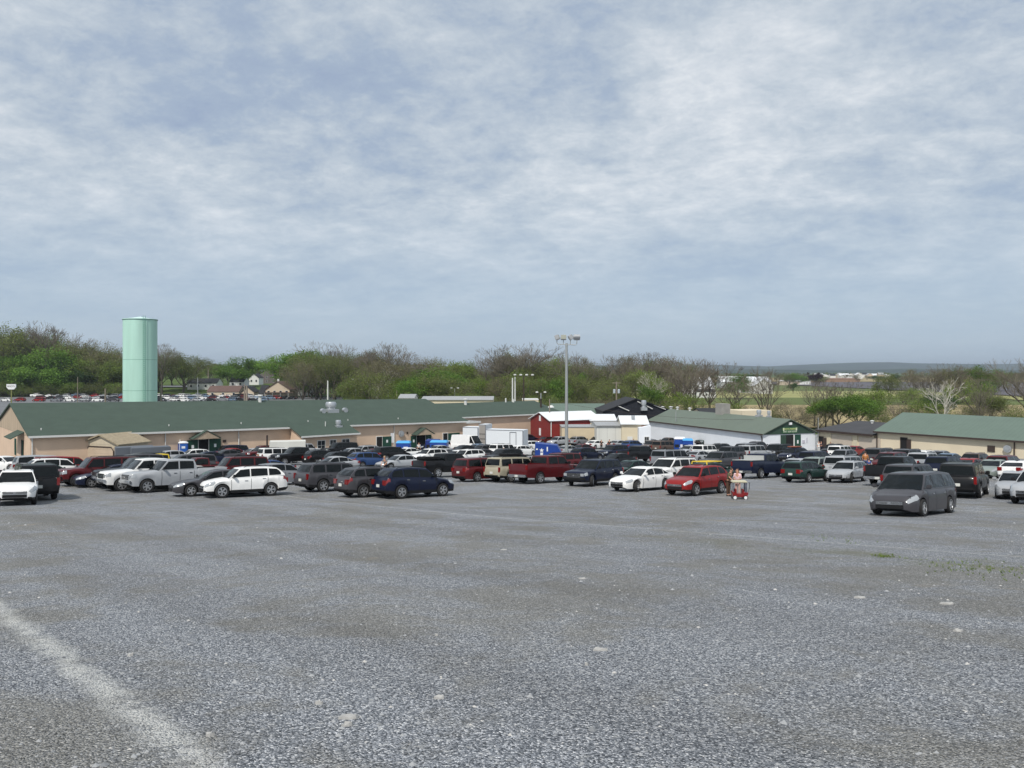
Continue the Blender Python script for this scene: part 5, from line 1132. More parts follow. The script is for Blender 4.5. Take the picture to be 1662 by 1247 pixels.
def tree(kind, px, D, ytop, w=1.0, where=None, v=None):
    global NT
    NT += 1; vs = [q for q in TR if q.startswith(kind)]; key = kind+str(v) if v is not None else random.choice(vs); t, c, wd = TR[key]
    x = X(px, D); z = gz(x, D)-.2; h = (Z(ytop, D)-z)/10; h = max(h, .15)
    root = bpy.data.objects.new({'shrub': 'shrub', 'brush': 'bush'}.get(kind, kind+'_tree'), None); C.objects.link(root); root.location = (x, D, z); root.scale = (h*w, h*w, h); root.rotation_euler = (0, 0, random.uniform(0, 6.28)); root.empty_display_size = .5
    link('trunk', t, root); link('crown', c, root)
    ly = 'back row' if D > 330 else 'middle row' if D > 262 else 'front row'
    if px > 1120: ly = 'far off' if D > 330 else 'in the field hedge' if D > 240 else 'close behind'
    l = where or '%s, %s, %s' % (DESC[kind], ly, [n for p, n in LAND if p <= px or p == -60][-1])
    tag(root, l, 'shrub' if kind in ('shrub', 'brush') else 'tree', l); return root
random.seed(21)
ENV = [(-60, 532), (0, 532), (40, 536), (80, 534), (110, 548), (150, 556), (200, 570), (240, 575), (265, 566), (300, 576), (340, 588), (390, 586), (440, 588), (475, 578), (510, 566), (545, 570), (575, 578), (600, 568), (625, 562), (650, 576), (700, 580), (735, 576), (790, 577), (820, 570), (845, 562), (880, 574), (930, 576), (960, 583), (1000, 580), (1050, 576), (1100, 578), (1150, 584)]
env = lambda p: float(np.interp(p, [e[0] for e in ENV], [e[1] for e in ENV]))
# back row: a closed belt of bare and budding crowns
p = -50
while p < 1108:
    k = random.choice(['brown', 'brown', 'olive', 'bare', 'olive']) if p > 470 or p < 230 else random.choice(['olive', 'green', 'brown', 'olive'])
    tree(k, p, (random.uniform(430, 470) if p < 320 else random.uniform(345, 380)) if not 320 < p < 470 else random.uniform(560, 640), env(p)+random.uniform(-4, 22), random.uniform(.75, 1.05)); p += random.uniform(15, 26)
p = -45
while p < 1095:                                         # middle row
    if not 275 < p < 470:
        k = random.choice(['brown', 'brown', 'olive', 'olive', 'bare', 'lime']) if p > 560 else random.choice(['olive', 'green', 'brown', 'olive'])
        tree(k, p, random.uniform(285, 325) if p > 480 else random.uniform(405, 428), env(p)+random.uniform(4, 26), random.uniform(.85, 1.15))
    p += random.uniform(17, 28)
p = 575
while p < 1095:                                         # front row, the creek bank
    k = random.choice(['brown', 'olive', 'green', 'olive', 'lime', 'brown'])
    tree(k, p, random.uniform(225, 258), env(p)+random.uniform(22, 44), random.uniform(.9, 1.2)); p += random.uniform(20, 32)
p = 570
while p < 1100:
    tree(random.choice(['shrub', 'brush', 'shrub']), p, random.uniform(218, 232), random.uniform(636, 646), 1.1); p += random.uniform(16, 26)
p = -40
while p < 200:                                          # leafy edge behind the far lot
    tree(random.choice(['green', 'lime', 'green', 'dark', 'olive']), p, random.uniform(378, 392), random.uniform(574, 606), random.uniform(1.1, 1.35)); tree('shrub', p+9, 376, random.uniform(616, 624), 1.2); p += random.uniform(17, 26)
# trees the photo singles out
for a in [('olive', 10, 392, 530, 1.1), ('bare', 82, 405, 519, 1.25), ('bare', 60, 398, 526, 1.1), ('green', 45, 385, 572, 1.2), ('green', 78, 383, 566, 1.35), ('green', 20, 386, 580, 1.1), ('dark', 108, 386, 588, 1.2), ('lime', 140, 388, 580, 1.3), ('olive', 120, 396, 556, 1.0), ('brown', 160, 398, 552, 1.1),
          ('olive', 172, 394, 570, 1.0), ('lime', 190, 400, 590, 1.1), ('dark', 4, 384, 590, 1.2), ('bare', 263, 396, 556, .95), ('olive', 297, 410, 572, 1.25), ('brown', 280, 470, 582, 1.2),
          ('green', 392, 450, 580, 1.7), ('lime', 345, 520, 594, 1.1), ('green', 370, 500, 590, 1.1), ('olive', 425, 540, 584, 1.0), ('lime', 322, 520, 602, 1.2), ('green', 455, 520, 592, 1.0), ('green', 476, 375, 576, 1.2), ('green', 495, 372, 570, 1.35), ('green', 516, 366, 572, 1.2), ('olive', 552, 380, 572, 1.1), ('bare', 527, 400, 552, 1.2), ('lime', 520, 335, 592, 1.1),
          ('dark', 545, 318, 600, 1.25), ('dark', 560, 322, 604, 1.2), ('green', 505, 350, 598, 1.2), ('olive', 585, 360, 570, 1.0), ('bare', 618, 300, 553, 1.3), ('bare', 634, 306, 556, 1.1), ('pale', 621, 255, 588, .8), ('pale', 608, 262, 606, .8), ('green', 715, 262, 598, 1.35), ('lime', 698, 258, 606, 1.2), ('green', 730, 270, 604, 1.1), ('lime', 648, 250, 626, 1.1), ('shrub', 636, 246, 628, 1.0),
          ('bare', 793, 300, 570, 1.1), ('bare', 838, 296, 554, 1.35), ('bare', 860, 300, 557, 1.2), ('bare', 933, 290, 567, 1.05), ('olive', 950, 300, 590, 1.0), ('green', 938, 262, 606, .8), ('bare', 1012, 280, 574, 1.2), ('bare', 1050, 276, 570, 1.2), ('bare', 1072, 282, 570, 1.1), ('bare', 1100, 270, 576, 1.1), ('green', 1052, 225, 626, 1.2), ('pale', 1060, 232, 602, .8),
          ('bare', 1126, 232, 577, 1.25), ('bare', 1152, 240, 582, 1.1), ('bare', 1113, 226, 590, 1.0), ('bare', 1246, 215, 591, .85), ('bare', 1190, 208, 618, 1.5), ('green', 1197, 400, 606, 1.1), ('bare', 1236, 220, 606, .8), ('shrub', 1180, 205, 652, 1.3), ('brush', 1165, 203, 648, 1.2), ('shrub', 1125, 212, 640, 1.0), ('brush', 1210, 200, 655, 1.2), ('shrub', 1235, 202, 662, 1.1), ('shrub', 1258, 200, 660, 1.0),
          ('brush', 1280, 200, 648, 1.3), ('brush', 1300, 196, 655, 1.2), ('bare', 1322, 200, 618, 1.0), ('bare', 1352, 204, 612, 1.1), ('lime', 1340, 198, 648, 1.1), ('green', 1362, 190, 640, 1.5), ('green', 1392, 192, 648, 1.4), ('lime', 1412, 200, 632, 1.3), ('shrub', 1430, 186, 662, 1.2), ('brush', 1328, 190, 660, 1.3), ('brush', 1450, 196, 655, 1.2), ('bare', 1460, 190, 652, 1.0),
          ('brush', 1480, 192, 660, 1.1), ('shrub', 1505, 192, 650, 1.4), ('pale', 1533, 178, 612, .95), ('dark', 1520, 200, 640, 1.0), ('bare', 1590, 178, 612, .9), ('lime', 1588, 200, 620, .9), ('brush', 1560, 184, 652, 1.2), ('shrub', 1570, 180, 660, 1.1), ('brush', 1600, 176, 656, 1.2), ('olive', 1608, 188, 636, 1.0), ('brush', 1628, 184, 655, 1.2), ('shrub', 1650, 176, 656, 1.2), ('bare', 1668, 200, 580, 1.2), ('bare', 1690, 190, 590, 1.1),
          ('olive', 1442, 350, 605, .95), ('brush', 1465, 345, 626, 1.2), ('brown', 1482, 440, 600, 1.2), ('bare', 1500, 340, 598, 1.1), ('brown', 1517, 345, 602, 1.1), ('bare', 1546, 340, 588, 1.1), ('brown', 1536, 360, 598, 1.2), ('olive', 1563, 350, 596, 1.1), ('green', 1577, 345, 594, 1.1), ('olive', 1592, 352, 598, 1.2), ('brown', 1553, 335, 610, 1.3), ('shrub', 1470, 330, 634, 1.3), ('shrub', 1490, 332, 630, 1.4), ('brush', 1515, 328, 634, 1.3), ('brush', 1608, 330, 632, 1.3), ('green', 1622, 560, 600, 1.1), ('olive', 1636, 540, 602, 1.0), ('brown', 1650, 520, 604, 1.1),
          ('purple', 1323, 700, 605.5, 1.2), ('green', 1292, 760, 606, 1.6), ('olive', 1280, 760, 607, 1.4), ('dark', 1287, 500, 622, .9)]:
    tree(a[0], a[1], a[2], a[3], a[4])
for _ in range(46):                                      # hedgerows across the plain
    p_ = random.uniform(1150, 1670); D_ = random.choice([820, 960, 1250, 1600]); tree(random.choice(['brown', 'olive', 'dark', 'olive']), p_, D_+random.uniform(-30, 30), HY+14.2/D_*F-random.uniform(7, 11)/D_*F, random.uniform(1.3, 2.2))
# far-off woods on the plain and village slope: reads as one mass
def woods(name, x0_, x1_, y0_, y1_, n, hh, m_, seed):
    r = np.random.default_rng(seed); cx_, cy_ = r.uniform(x0_, x1_, n), r.uniform(y0_, y1_, n); b = MB(); tones = []
    for i in range(n):
        z = gz(cx_[i], cy_[i])-.5; h = hh*r.uniform(.6, 1.1); w_ = h*r.uniform(.45, .8); q = 46
        P = r.normal(0, 1, (q, 3)); P /= np.linalg.norm(P, axis=1)[:, None]; P *= r.uniform(.6, 1, (q, 1)); P = P*[w_*.6, w_*.6, h*.42]+[cx_[i], cy_[i], z+h*.55]
        tn = r.random()
        for k in range(q):
            a = r.normal(0, 1, 3); a /= np.linalg.norm(a); c_ = np.cross(a, r.normal(0, 1, 3)); c_ /= np.linalg.norm(c_); s_ = h*.13
            b.add([P[k]-a*s_, P[k]+c_*s_, P[k]+a*s_, P[k]-c_*s_], [(0, 1, 2, 3)]); tones.append(min(1, tn*.7+r.random()*.4))
    me = b.mesh(name, m_, None, merge='keep'); at = me.attributes.new('tone', 'FLOAT', 'FACE'); at.data.foreach_set('value', tones)
    o = bpy.data.objects.new(name, me); C.objects.link(o)
    tag(o, 'hazy distant woods on the plain below the ridge' if name == 'distant_woods' else 'hazy woods behind the village on the left', 'woods', kind='stuff')
woods('distant_woods', 500, 2600, 1750, 3000, 620, 11, LM['olive'], 5)
woods('village_woods', -620, 120, 640, 900, 330, 12, LM['olive'], 6)
print('trees', NT)
# ---------------------------------------------------------------- cars in the far lot (a few pixels each)
random.seed(77)
FARCOL = ['white', 'black', 'silver', 'dark grey', 'white', 'navy', 'grey', 'red', 'white', 'silver', 'black', 'steel blue', 'maroon']
FK = ['sedan', 'crossover', 'crossover', 'boxy_suv', 'pickup', 'sedan', 'minivan']
def ygl(px, yb):
    return min((215+k*1.0 for k in range(190)), key=lambda d: abs(gz(X(px, d), d)+(yb-HY)/F*d))
FL = []
for yb, p0, p1, st in ((641.5, 60, 205, 15), (648, 68, 205, 13.5), (652, 10, 205, 26), (644.5, 258, 470, 11.5), (648.5, 256, 480, 12.5), (652.0, 262, 440, 17)):
    p = p0
    while p < p1:
        if not 203 < p < 254: FL.append((p, yb))
        p += st*random.uniform(.8, 1.3)
EXTRA = {(20, 'white'): 1}
prev = None
cnt = {}
for p, yb in sorted(FL):
    D = ygl(p, yb); D = max(212, min(368, D)); t, c_ = random.choice(FK), random.choice(FARCOL)
    if 30 < p < 48 and yb > 645: c_ = 'red'
    l = '%s %s in the far lot, %s' % (c_, KIND[t][0], 'left of the mint tower' if p < 200 else 'between mint tower and tan bungalow' if p < 345 else 'before the two storey house')
    place_far(t, COL[c_], X(p, D), D, random.choice([100, 280, 95, 275, 120]), l, l)
# ---------------------------------------------------------------- portable toilets, bins, vans
def porta(px, ytop, D, az, label, h=2.3, name='portable_toilet'):
    x = X(px, D); r = empty(name, (x, D, gz(x, D)), rad(90-az), label, 'portable toilet'); w_ = .58
    b = MB(); b.box(-w_, w_, -w_, w_, .08, h-.28, bev=.03); b.obj('cabin', BLUEP, r)
    b = MB(); b.box(-w_-.06, w_+.06, -w_-.06, w_+.06, 0, .10); b.obj('skid', mat('skid_grey', (.2, .2, .2)), r)
    b = MB(); b.box(-w_-.03, w_+.03, -w_-.03, w_+.03, h-.28, h-.16, bev=.02); b.lathe([(w_*.95, h-.16), (w_*.7, h-.05), (.05, h)], 12); b.lathe([(.05, h-.1), (.05, h+.2)], 6, (-.35, .3, 0)); b.obj('roof', WHT, r)
    b = MB(); b.box(-.42, .42, -w_-.03, -w_, .15, h-.38); d = b.obj('door', mat('blue_door', (.02, .11, .42), .45), r)
    b = MB(); b.box(-.22, .22, -w_-.045, -w_-.032, 1.35, 1.65); b.obj('door_sign', WHT, d); b = MB(); b.box(-.5, -.44, -w_-.03, -w_-.005, .1, h-.3); b.obj('trim', WHT, r); return r
D_ = 103; porta(297, 716, D_, 62, 'blue portable toilet with white roof by the hall doors')
def bin_(px, D, az, L_, H_, label, m_=BLUEP, lid=LBLUE):
    x = X(px, D); r = empty('donation_bin', (x, D, gz(x, D)), rad(90-az), label, 'bin'); w_ = .85
    b = MB(); b.box(-L_/2, L_/2, -w_, w_, .06, H_-.25, bev=.04); b.obj('container', m_, r)
    b = MB(); b.add([(-L_/2-.05, -w_-.05, H_-.25), (L_/2+.05, -w_-.05, H_-.25), (L_/2+.05, w_+.05, H_-.25), (-L_/2-.05, w_+.05, H_-.25), (-L_/2+.1, -.4, H_), (L_/2-.1, -.4, H_), (L_/2-.1, .5, H_), (-L_/2+.1, .5, H_)], [(0, 3, 2, 1), (4, 5, 6, 7), (0, 1, 5, 4), (1, 2, 6, 5), (2, 3, 7, 6), (3, 0, 4, 7)]); b.obj('lid', lid, r)
    for k in (-.28, .22): b = MB(); b.box(L_*k-.3, L_*k+.3, -w_-.03, -w_-.005, 1.0, 1.45); b.obj('notice', WHT if k > 0 else DARK, r)
    return r
bin_(703, 116, 96, 2.0, 2.2, 'dark blue bin left of the other blue bin by the white van', mat('deep_blue', (.01, .03, .18), .5), mat('deep_blue', (.01, .03, .18), .5))
bin_(713, 114, 96, 2.5, 2.1, 'blue bin with light blue lid in front of the white van')
bin_(1103, 117, 98, 1.6, 2.5, 'blue cabin bin with white notices, left one at the white wall', BLUEP, WHT)
bin_(1116, 116, 98, 1.5, 2.3, 'blue cabin bin, right one at the white wall', BLUEP, LBLUE)
bin_(655, 108, 90, 1.9, 2.2, 'light blue covered bin beyond the cars near the porch')
# large blue collection container with chamfered end
D = 77; x = X(890, D); DC = empty('collection_container', (x, D, gz(x, D)), rad(90-96), 'big royal blue collection container with white star emblem among parked cars', 'container')
b = MB(); P = [(-1.28, 0), (1.25, 0), (1.30, 1.25), (.90, 1.95), (-1.28, 2.15)]
b.add([(px_, -.75, z) for px_, z in P]+[(px_, .75, z) for px_, z in P], [(0, 1, 2, 3, 4), (5, 9, 8, 7, 6)]+[(i, (i+1) % 5, 5+(i+1) % 5, 5+i) for i in range(5)])
b.obj('container', mat('royal_blue', (.012, .05, .27), .4), DC)
DC.location.z += .5; b = MB(); b.box(-1.2, 1.2, -.7, .7, -1.0, 0); b.obj('plinth', mat('royal_blue', (.012, .05, .27), .4), DC)
b = MB(); st = []
for k in range(10): rr_ = .24 if k % 2 == 0 else .10; st.append((-.62+rr_*math.sin(k*math.pi/5), -.775, 1.45+rr_*math.cos(k*math.pi/5)))
st += [(p[0], -.755, p[2]) for p in st]; b.add(st, [tuple(range(10)), tuple(range(10, 20))[::-1]]+[(i, (i+1) % 10, 10+(i+1) % 10, 10+i) for i in range(10)])
b.box(-.75, -.49, -.775, -.755, .82, 1.22); b.box(-.80, -.44, -.775, -.755, .66, .74); b.obj('emblem', WHT, DC)
b = MB(); b.box(-.12, .0, -.775, -.755, 1.35, 1.8); b.obj('notice', WHT, DC); b = MB(); b.box(-1.18, -1.0, -.775, -.755, 1.5, 1.62); b.obj('notice', WHT, DC)
# white cargo van and box trucks by the rear hall
D = 121; v = place_car('cargo_van', COL['white'], X(760, D), D, 128, 'white high roofed cargo van parked nose right by the hall', None)
D = 124; v = place_car('minivan', COL['white'], X(724, D), D, N_, 'white van roof rounded beside the blue bins', None)
def truckbox(px0, px1, D, D2, zt, label, open_=False, name='box_trailer'):
    xa, xb = X(px0, D), X(px1, D2); L_ = math.hypot(xb-xa, D2-D); az = math.degrees(math.atan2(xb-xa, D2-D)); r = empty(name, (xa, D, gz(xa, D)), rad(90-az), label, 'trailer'); H_ = zt
    m = MB(); m.box(0, L_, 0, 2.5, 1.0, H_, bev=.03); o = m.obj('box', mat('trailer_white', (.74, .77, .80), .4), r)
    m = MB(); [m.box(0, L_, -.03, -.005, z, z+.09) for z in (1.0, H_-.1)]; m.box(L_-.1, L_+.01, -.03, -.005, 1.09, H_-.1); m.obj('frame_rail', mat('rail_grey', (.16, .17, .2), .5), r)
    for xx in (1.0, 2.0, L_-1.5):
        m = MB(); m.lathe([(.1, -.12), (.45, -.12), (.45, .12), (.1, .12)], 18, (xx, .2, .5), 'y'); m.obj('wheel', TYRE, r, smooth=40)
    return r, L_, H_
r, L_, H_ = truckbox(789, 849, 120, 118, 3.6, 'long white box trailer with side door left of the red barn')
b = MB()
for a, b2, c_, d_ in ((6*.65, 6*.65+.08, 1.2, 3.3), (4.9, 4.98, 1.2, 3.3), (6*.65+.08, 4.9, 3.22, 3.3)): b.box(a, b2, -.05, -.012, c_, d_)
b.obj('side_door_frame', mat('rail_grey', (.16, .17, .2), .5), r)
r, L_, H_ = truckbox(751, 776, 133, 132, 3.7, 'white box truck body behind the white cargo van')
r, L_, H_ = truckbox(777, 788.5, 126, 125.5, 4.3, 'open backed trailer with pale load between the van and long trailer')
b = MB(); b.box(.08, L_-.08, -.04, -.01, 1.2, H_-.15); b.obj('opening', mat('trailer_inside', (.30, .28, .26), .9), r)
for z_ in (1.9, 2.7): b = MB(); b.box(.08, L_-.08, -.07, -.045, z_, z_+.08); b.obj('shelf', DARK, r)
D = 134; g = empty('open_trailer', (X(437, 96), 96, gz(X(437, 96), 96)), rad(90-75), 'whitish box trailer under the wing eave, behind the cars', 'trailer')
b = MB(); b.box(0, 4.4, 0, 2.1, .6, 2.35, bev=.04); b.obj('box', OLDW, g)
for yy in (0, 2.1): b = MB(); b.lathe([(.05, -.1), (.33, -.1), (.33, .1), (.05, .1)], 14, (2.2, yy, .33), 'y'); b.obj('wheel', TYRE, g, smooth=40)
b = MB(); b.tube([(-.25, -.1, 0), (-.25, -.1, 3.2)], .12, 6); b.obj('post', DTRIM, g)
# cargo box on the black pickup's bed and tarped load on the dark green pickup
def on_car(px, ry, t, name, label, cat, build):
    c = min((c for c in _c if c['t'] == t), key=lambda c: abs(c['px']-px)+abs(c['ry']-ry)); o = CAROBJ[_c.index(c)]
    r = empty(name, (0, 0, 0), 0, label, cat); r.matrix_world = o.matrix_world.copy(); build(r); return r
def bcargo(r): b = MB(); b.box(-2.85, -1.15, -.75, .75, 1.42, 1.70, bev=.12); b.obj('shell', CLAD, r)
on_car(727, 736, 'pickup', 'cargo_box', 'low black cargo box lying on the black pickup bed', 'cargo box', bcargo)
def btarp(r): b = MB(); b.box(-2.2, -.8, -.6, .6, 1.0, 1.45, bev=.2); b.obj('cover', mat('tarp_blue', (.03, .06, .22), .6), r)
on_car(1146, 708, 'small_pickup', 'tarp_bundle', 'blue tarp bundle in the bed of dark green pickup', 'tarp', btarp)
def brack(r): b = MB(); b.box(-2.9, -1.15, -.92, .92, 1.43, 1.49, bev=.02); b.box(-1.2, -1.12, -.9, .9, 1.43, 1.82); b.obj('cover', mat('rack_grey', (.42, .43, .42), .5), r)
on_car(1237, 736, 'pickup', 'bed_cover', 'pale bed cover and rack on the blue pickup', 'bed cover', brack)
def broof(r): b = MB(); b.box(-1.3, .1, -.45, .45, 1.74, 1.95, bev=.1); b.obj('shell', CLAD, r)
on_car(838, 742, 'boxy_suv', 'roof_box', 'black roof box on the tan suv', 'roof box', lambda r: (lambda b: (b.box(-1.4, .2, -.5, .5, 1.88, 2.08, bev=.09), b.obj('shell', CLAD, r)))(MB()))
on_car(1287, 727, 'crossover', 'canoe_load', 'orange load strapped on the navy crossover roof', 'load', lambda r: (lambda b: (b.box(-1.3, .3, -.55, .55, 1.72, 1.86, bev=.05), b.obj('shell', mat('orange_paint', rgb(150, 88, 70), .6), r)))(MB()))
def yframe(r):
    b = MB()
    for z_, y_, x0_, x1_ in ((1.50, .60, -1.5, .3),):
        for s in (-1, 1): b.tube([(x0_, s*y_, z_+.05), (x1_, s*y_, z_+.05)], .045, 6); b.tube([(x0_, s*y_, z_+.05), (x0_-.08, s*(y_+.12), z_-.5)], .045, 6)
        for q in (x0_, (x0_+x1_)/2, x1_): b.tube([(q, -y_, z_+.05), (q, y_, z_+.05)], .045, 6)
    b.obj('frame', mat('yellow_paint', (.70, .50, .05), .5), r)
on_car(1156, 750, 'hatchback', 'roof_frame', 'yellow tubular frame on the dark hatchback behind red crossover', 'roof rack', yframe)
# ---------------------------------------------------------------- people
def skin_mesh(name, verts, edges, radii, m, parent=None, sub=1, fill=None):
    me = bpy.data.meshes.new(name); me.from_pydata(verts, edges, []); me.materials.append(m)
    o = bpy.data.objects.new(name, me); C.objects.link(o); o.parent = parent
    md = o.modifiers.new('skin', 'SKIN'); md.use_smooth_shade = True
    for i, r in enumerate(radii): me.skin_vertices[0].data[i].radius = (r, r) if isinstance(r, float) else r
    me.skin_vertices[0].data[0].use_root = True
    if sub: s_ = o.modifiers.new('sub', 'SUBSURF'); s_.levels = sub; s_.render_levels = sub
    return o
SKIN = mat('skin', rgb(200, 150, 125), .6); HAIRB = mat('hair_dark', (.022, .014, .010), .7); HAIRR = mat('hair_brown', (.06, .032, .018), .7)
def person(px, D, az, label, h=1.7, top='grey', legs='navy', hair=None, longhair=False, arms='down', lean=0., stride=.0, shorts=False, hat=None, xyz=None):
    """faces local -y; built on a skeleton and scaled to height"""
    x = X(px, D); z = gz(x, D)
    if xyz: x, D, z = xyz
    k = h/1.75; r = empty('person', (x, D, z), rad(180-az), label, 'person'); r.scale = (k, k, k)
    V, E, R = [], [], []
    def v(p, rr, par=None):
        V.append(p); R.append(rr)
        if par is not None: E.append((par, len(V)-1))
        return len(V)-1
    ly = lambda z_: -lean*max(0, z_-.95)
    pel = v((0, 0, .95), (.155, .105)); wa = v((0, ly(1.1), 1.10), (.135, .095), pel); ch = v((0, ly(1.32), 1.32), (.165, .11), wa); nk = v((0, ly(1.48), 1.48), .055, ch); hd0 = v((0, ly(1.56)-.01, 1.57), .075, nk); hd = v((0, ly(1.66)-.015, 1.67), .088, hd0); v((0, ly(1.74), 1.745), .05, hd)
    v((0, ly(1.63)-.105, 1.625), .014, hd0)                      # nose
    for s in (-1, 1): v((s*.088, ly(1.64), 1.64), .018, hd0)      # ears
    J = {}
    for s in (-1, 1):
        sh = v((s*.18, ly(1.42), 1.42), .058, ch)
        if arms == 'down': el = v((s*.235, ly(1.15)+.02, 1.14), .042, sh); wr = v((s*.24, ly(.9)-.07, .90), .028, el); d_ = Vector((0, -.1, -1))
        elif arms == 'front': el = v((s*.23, ly(1.16)-.03, 1.16), .042, sh); wr = v((s*.12, ly(1.1)-.26, 1.13), .028, el); d_ = Vector((-s*.5, -.8, 0))
        else: el = v((s*.25, ly(1.3)-.1, 1.22), .042, sh); wr = v((s*.16, -.40+ly(1.1), 1.02), .028, el); d_ = Vector((0, -.8, -.5))
        W_ = Vector(V[wr]); d_.normalize(); pm = v(tuple(W_+d_*.06), (.035, .016), wr); sd = d_.cross(Vector((0, 1, 0)) if abs(d_.y) < .8 else Vector((0, 0, 1))).normalized()
        for f in range(4):
            b0 = Vector(V[pm])+d_*.03+sd*(f-1.5)*.020; a1 = v(tuple(b0), .009, pm); a2 = v(tuple(b0+d_*(.035+.006*(f in (1, 2)))+Vector((0, -.008, 0))), .008, a1); v(tuple(Vector(V[a2])+d_*.025+Vector((0, -.015, 0))), .007, a2)
        t1 = v(tuple(W_+d_*.03+sd*.035), .010, wr); v(tuple(W_+d_*.075+sd*.052), .008, t1)
        hp = v((s*.09, 0, .90), .085, pel); kn = v((s*.10, -s*stride*.5-.01, .49), .056, hp); an = v((s*.10, -s*stride, .10), .038, kn); v((s*.105, -s*stride-.15, .045), .035, an); J[s] = (sh, el, wr, hp, kn, an)
    skin_mesh('body', V, E, R, SKIN, r)
    g = lambda i, dz=0: tuple(V[i][a]+(dz if a == 2 else 0) for a in range(3))
    # shirt over trunk and upper arms
    sv = [g(pel, .02), g(wa), g(ch), (0, ly(1.45), 1.46)]; se = [(0, 1), (1, 2), (2, 3)]; sr = [(.175, .125), (.155, .115), (.185, .128), .075]
    for s in (-1, 1):
        sh, el, wr, hp, kn, an = J[s]; n0 = len(sv); sv += [g(sh), g(el)]; se += [(2, n0), (n0, n0+1)]; sr += [.078, .060]
    skin_mesh('shirt', sv, se, sr, mat('cloth_'+top, CL[top], .9), r)
    tv = [g(pel)]; te = []; tr_ = [(.172, .122)]
    for s in (-1, 1):
        sh, el, wr, hp, kn, an = J[s]; n0 = len(tv); tv += [g(hp), g(kn, .08 if shorts else 0)]; te += [(0, n0), (n0, n0+1)]; tr_ += [.105, .082]
        if not shorts: tv += [g(an)]; te += [(n0+1, n0+2)]; tr_ += [.062]
    skin_mesh('trousers', tv, te, tr_, mat('cloth_'+legs, CL[legs], .9), r)
    for s in (-1, 1):
        a_ = V[J[s][5]]; b = MB(); b.box(a_[0]-.05, a_[0]+.05, a_[1]-.19, a_[1]+.07, -.01, .09, bev=.03); b.obj('shoe', CLAD, r)
    hv = [(0, ly(1.7)+.045, 1.61), (0, ly(1.7)+.022, 1.70), (0, ly(1.76), 1.765)]; hr_ = [.098, .112, .075]
    if longhair: hv = [(0, ly(1.3)+.13, 1.30), (0, ly(1.5)+.10, 1.50)]+hv; hr_ = [(.10, .035), (.115, .05)]+hr_
    skin_mesh('hair' if not hat else 'hat', hv, [(i, i+1) for i in range(len(hv)-1)], hr_, mat('cloth_'+hat, CL[hat], .9) if hat else (hair or HAIRB), r)
    for s in (-1, 1): b = MB(); b.box(s*.032-.012, s*.032+.012, ly(1.66)-.104, ly(1.66)-.094, 1.66, 1.672, bev=.003); b.obj('eye', DARK, r)
    b = MB(); b.box(-.025, .025, ly(1.6)-.090, ly(1.6)-.078, 1.585, 1.593); b.obj('mouth', mat('lips', rgb(150, 80, 75)), r)
    return r
CL = {'pink': rgb(222, 190, 196), 'navy': rgb(24, 28, 44), 'grey': rgb(110, 112, 116), 'white': rgb(225, 225, 222), 'orange': rgb(170, 112, 62), 'denim': rgb(60, 74, 104), 'black': rgb(18, 18, 20), 'skinny': rgb(196, 160, 150), 'brown': rgb(84, 62, 48), 'blue': rgb(70, 90, 150), 'red': rgb(150, 40, 40), 'olive': rgb(92, 90, 66)}
person(1197.5, 43.6, 215, 'long haired woman in pale pink top behind the toy wagon', 1.6, 'pink', 'skinny', longhair=True, hair=HAIRR, arms='front', lean=.12)
person(1182, 44.4, 140, 'person in olive top bending at the red crossover, beside the wagon', 1.62, 'olive', 'brown', arms='reach', lean=.35, hair=HAIRR)
person(1404.5, 74, 20, 'man in orange tan jacket walking away down the aisle', 1.85, 'orange', 'denim', stride=.16, hair=HAIRR)
person(1410.5, 72.5, 30, 'child in blue beside the man in the orange jacket', 1.2, 'blue', 'navy', stride=.1)
person(419, 69, 150, 'person in dark navy jacket standing between silver sedan and white suv', 1.78, 'navy', 'navy', stride=.05)
person(626, 67, 200, 'fair haired person in grey stooping between parked cars', 1.7, 'grey', 'navy', lean=.3, arms='reach', hair=mat('hair_fair', (.35, .26, .16), .7))
person(204, 0, 180, 'person in grey standing in the dark doorway beside the wreath', 1.7, 'grey', 'black', xyz=(X(204, 98.2), 98.2, gz(X(204, 98.2), 98.2)+.1))
person(1028, 127, 190, 'dark haired man in black before the cream shop', 1.85, 'black', 'black')
person(1034.5, 128, 190, 'person in brown beside the cream shop corner', 1.6, 'brown', 'black')
person(1329, 121, 200, 'person in white shirt at corner of the white market building', 1.7, 'white', 'white')
person(1333, 120, 240, 'person in navy carrying something by the open dark door', 1.72, 'navy', 'navy', arms='front')
person(1348, 119, 150, 'person in brown by the roller doors', 1.68, 'brown', 'black')
person(976, 128, 170, 'person in black before the grey board shed, left of two', 1.7, 'black', 'black')
person(989, 127, 200, 'person in black jacket before the grey board shed, right of two', 1.78, 'black', 'navy')
person(817.5, 92, 170, 'person in white with a white hat among the cars', 1.78, 'white', 'white', hat='white')
person(680, 115, 170, 'person in white at the hall porch', 1.7, 'white', 'black')
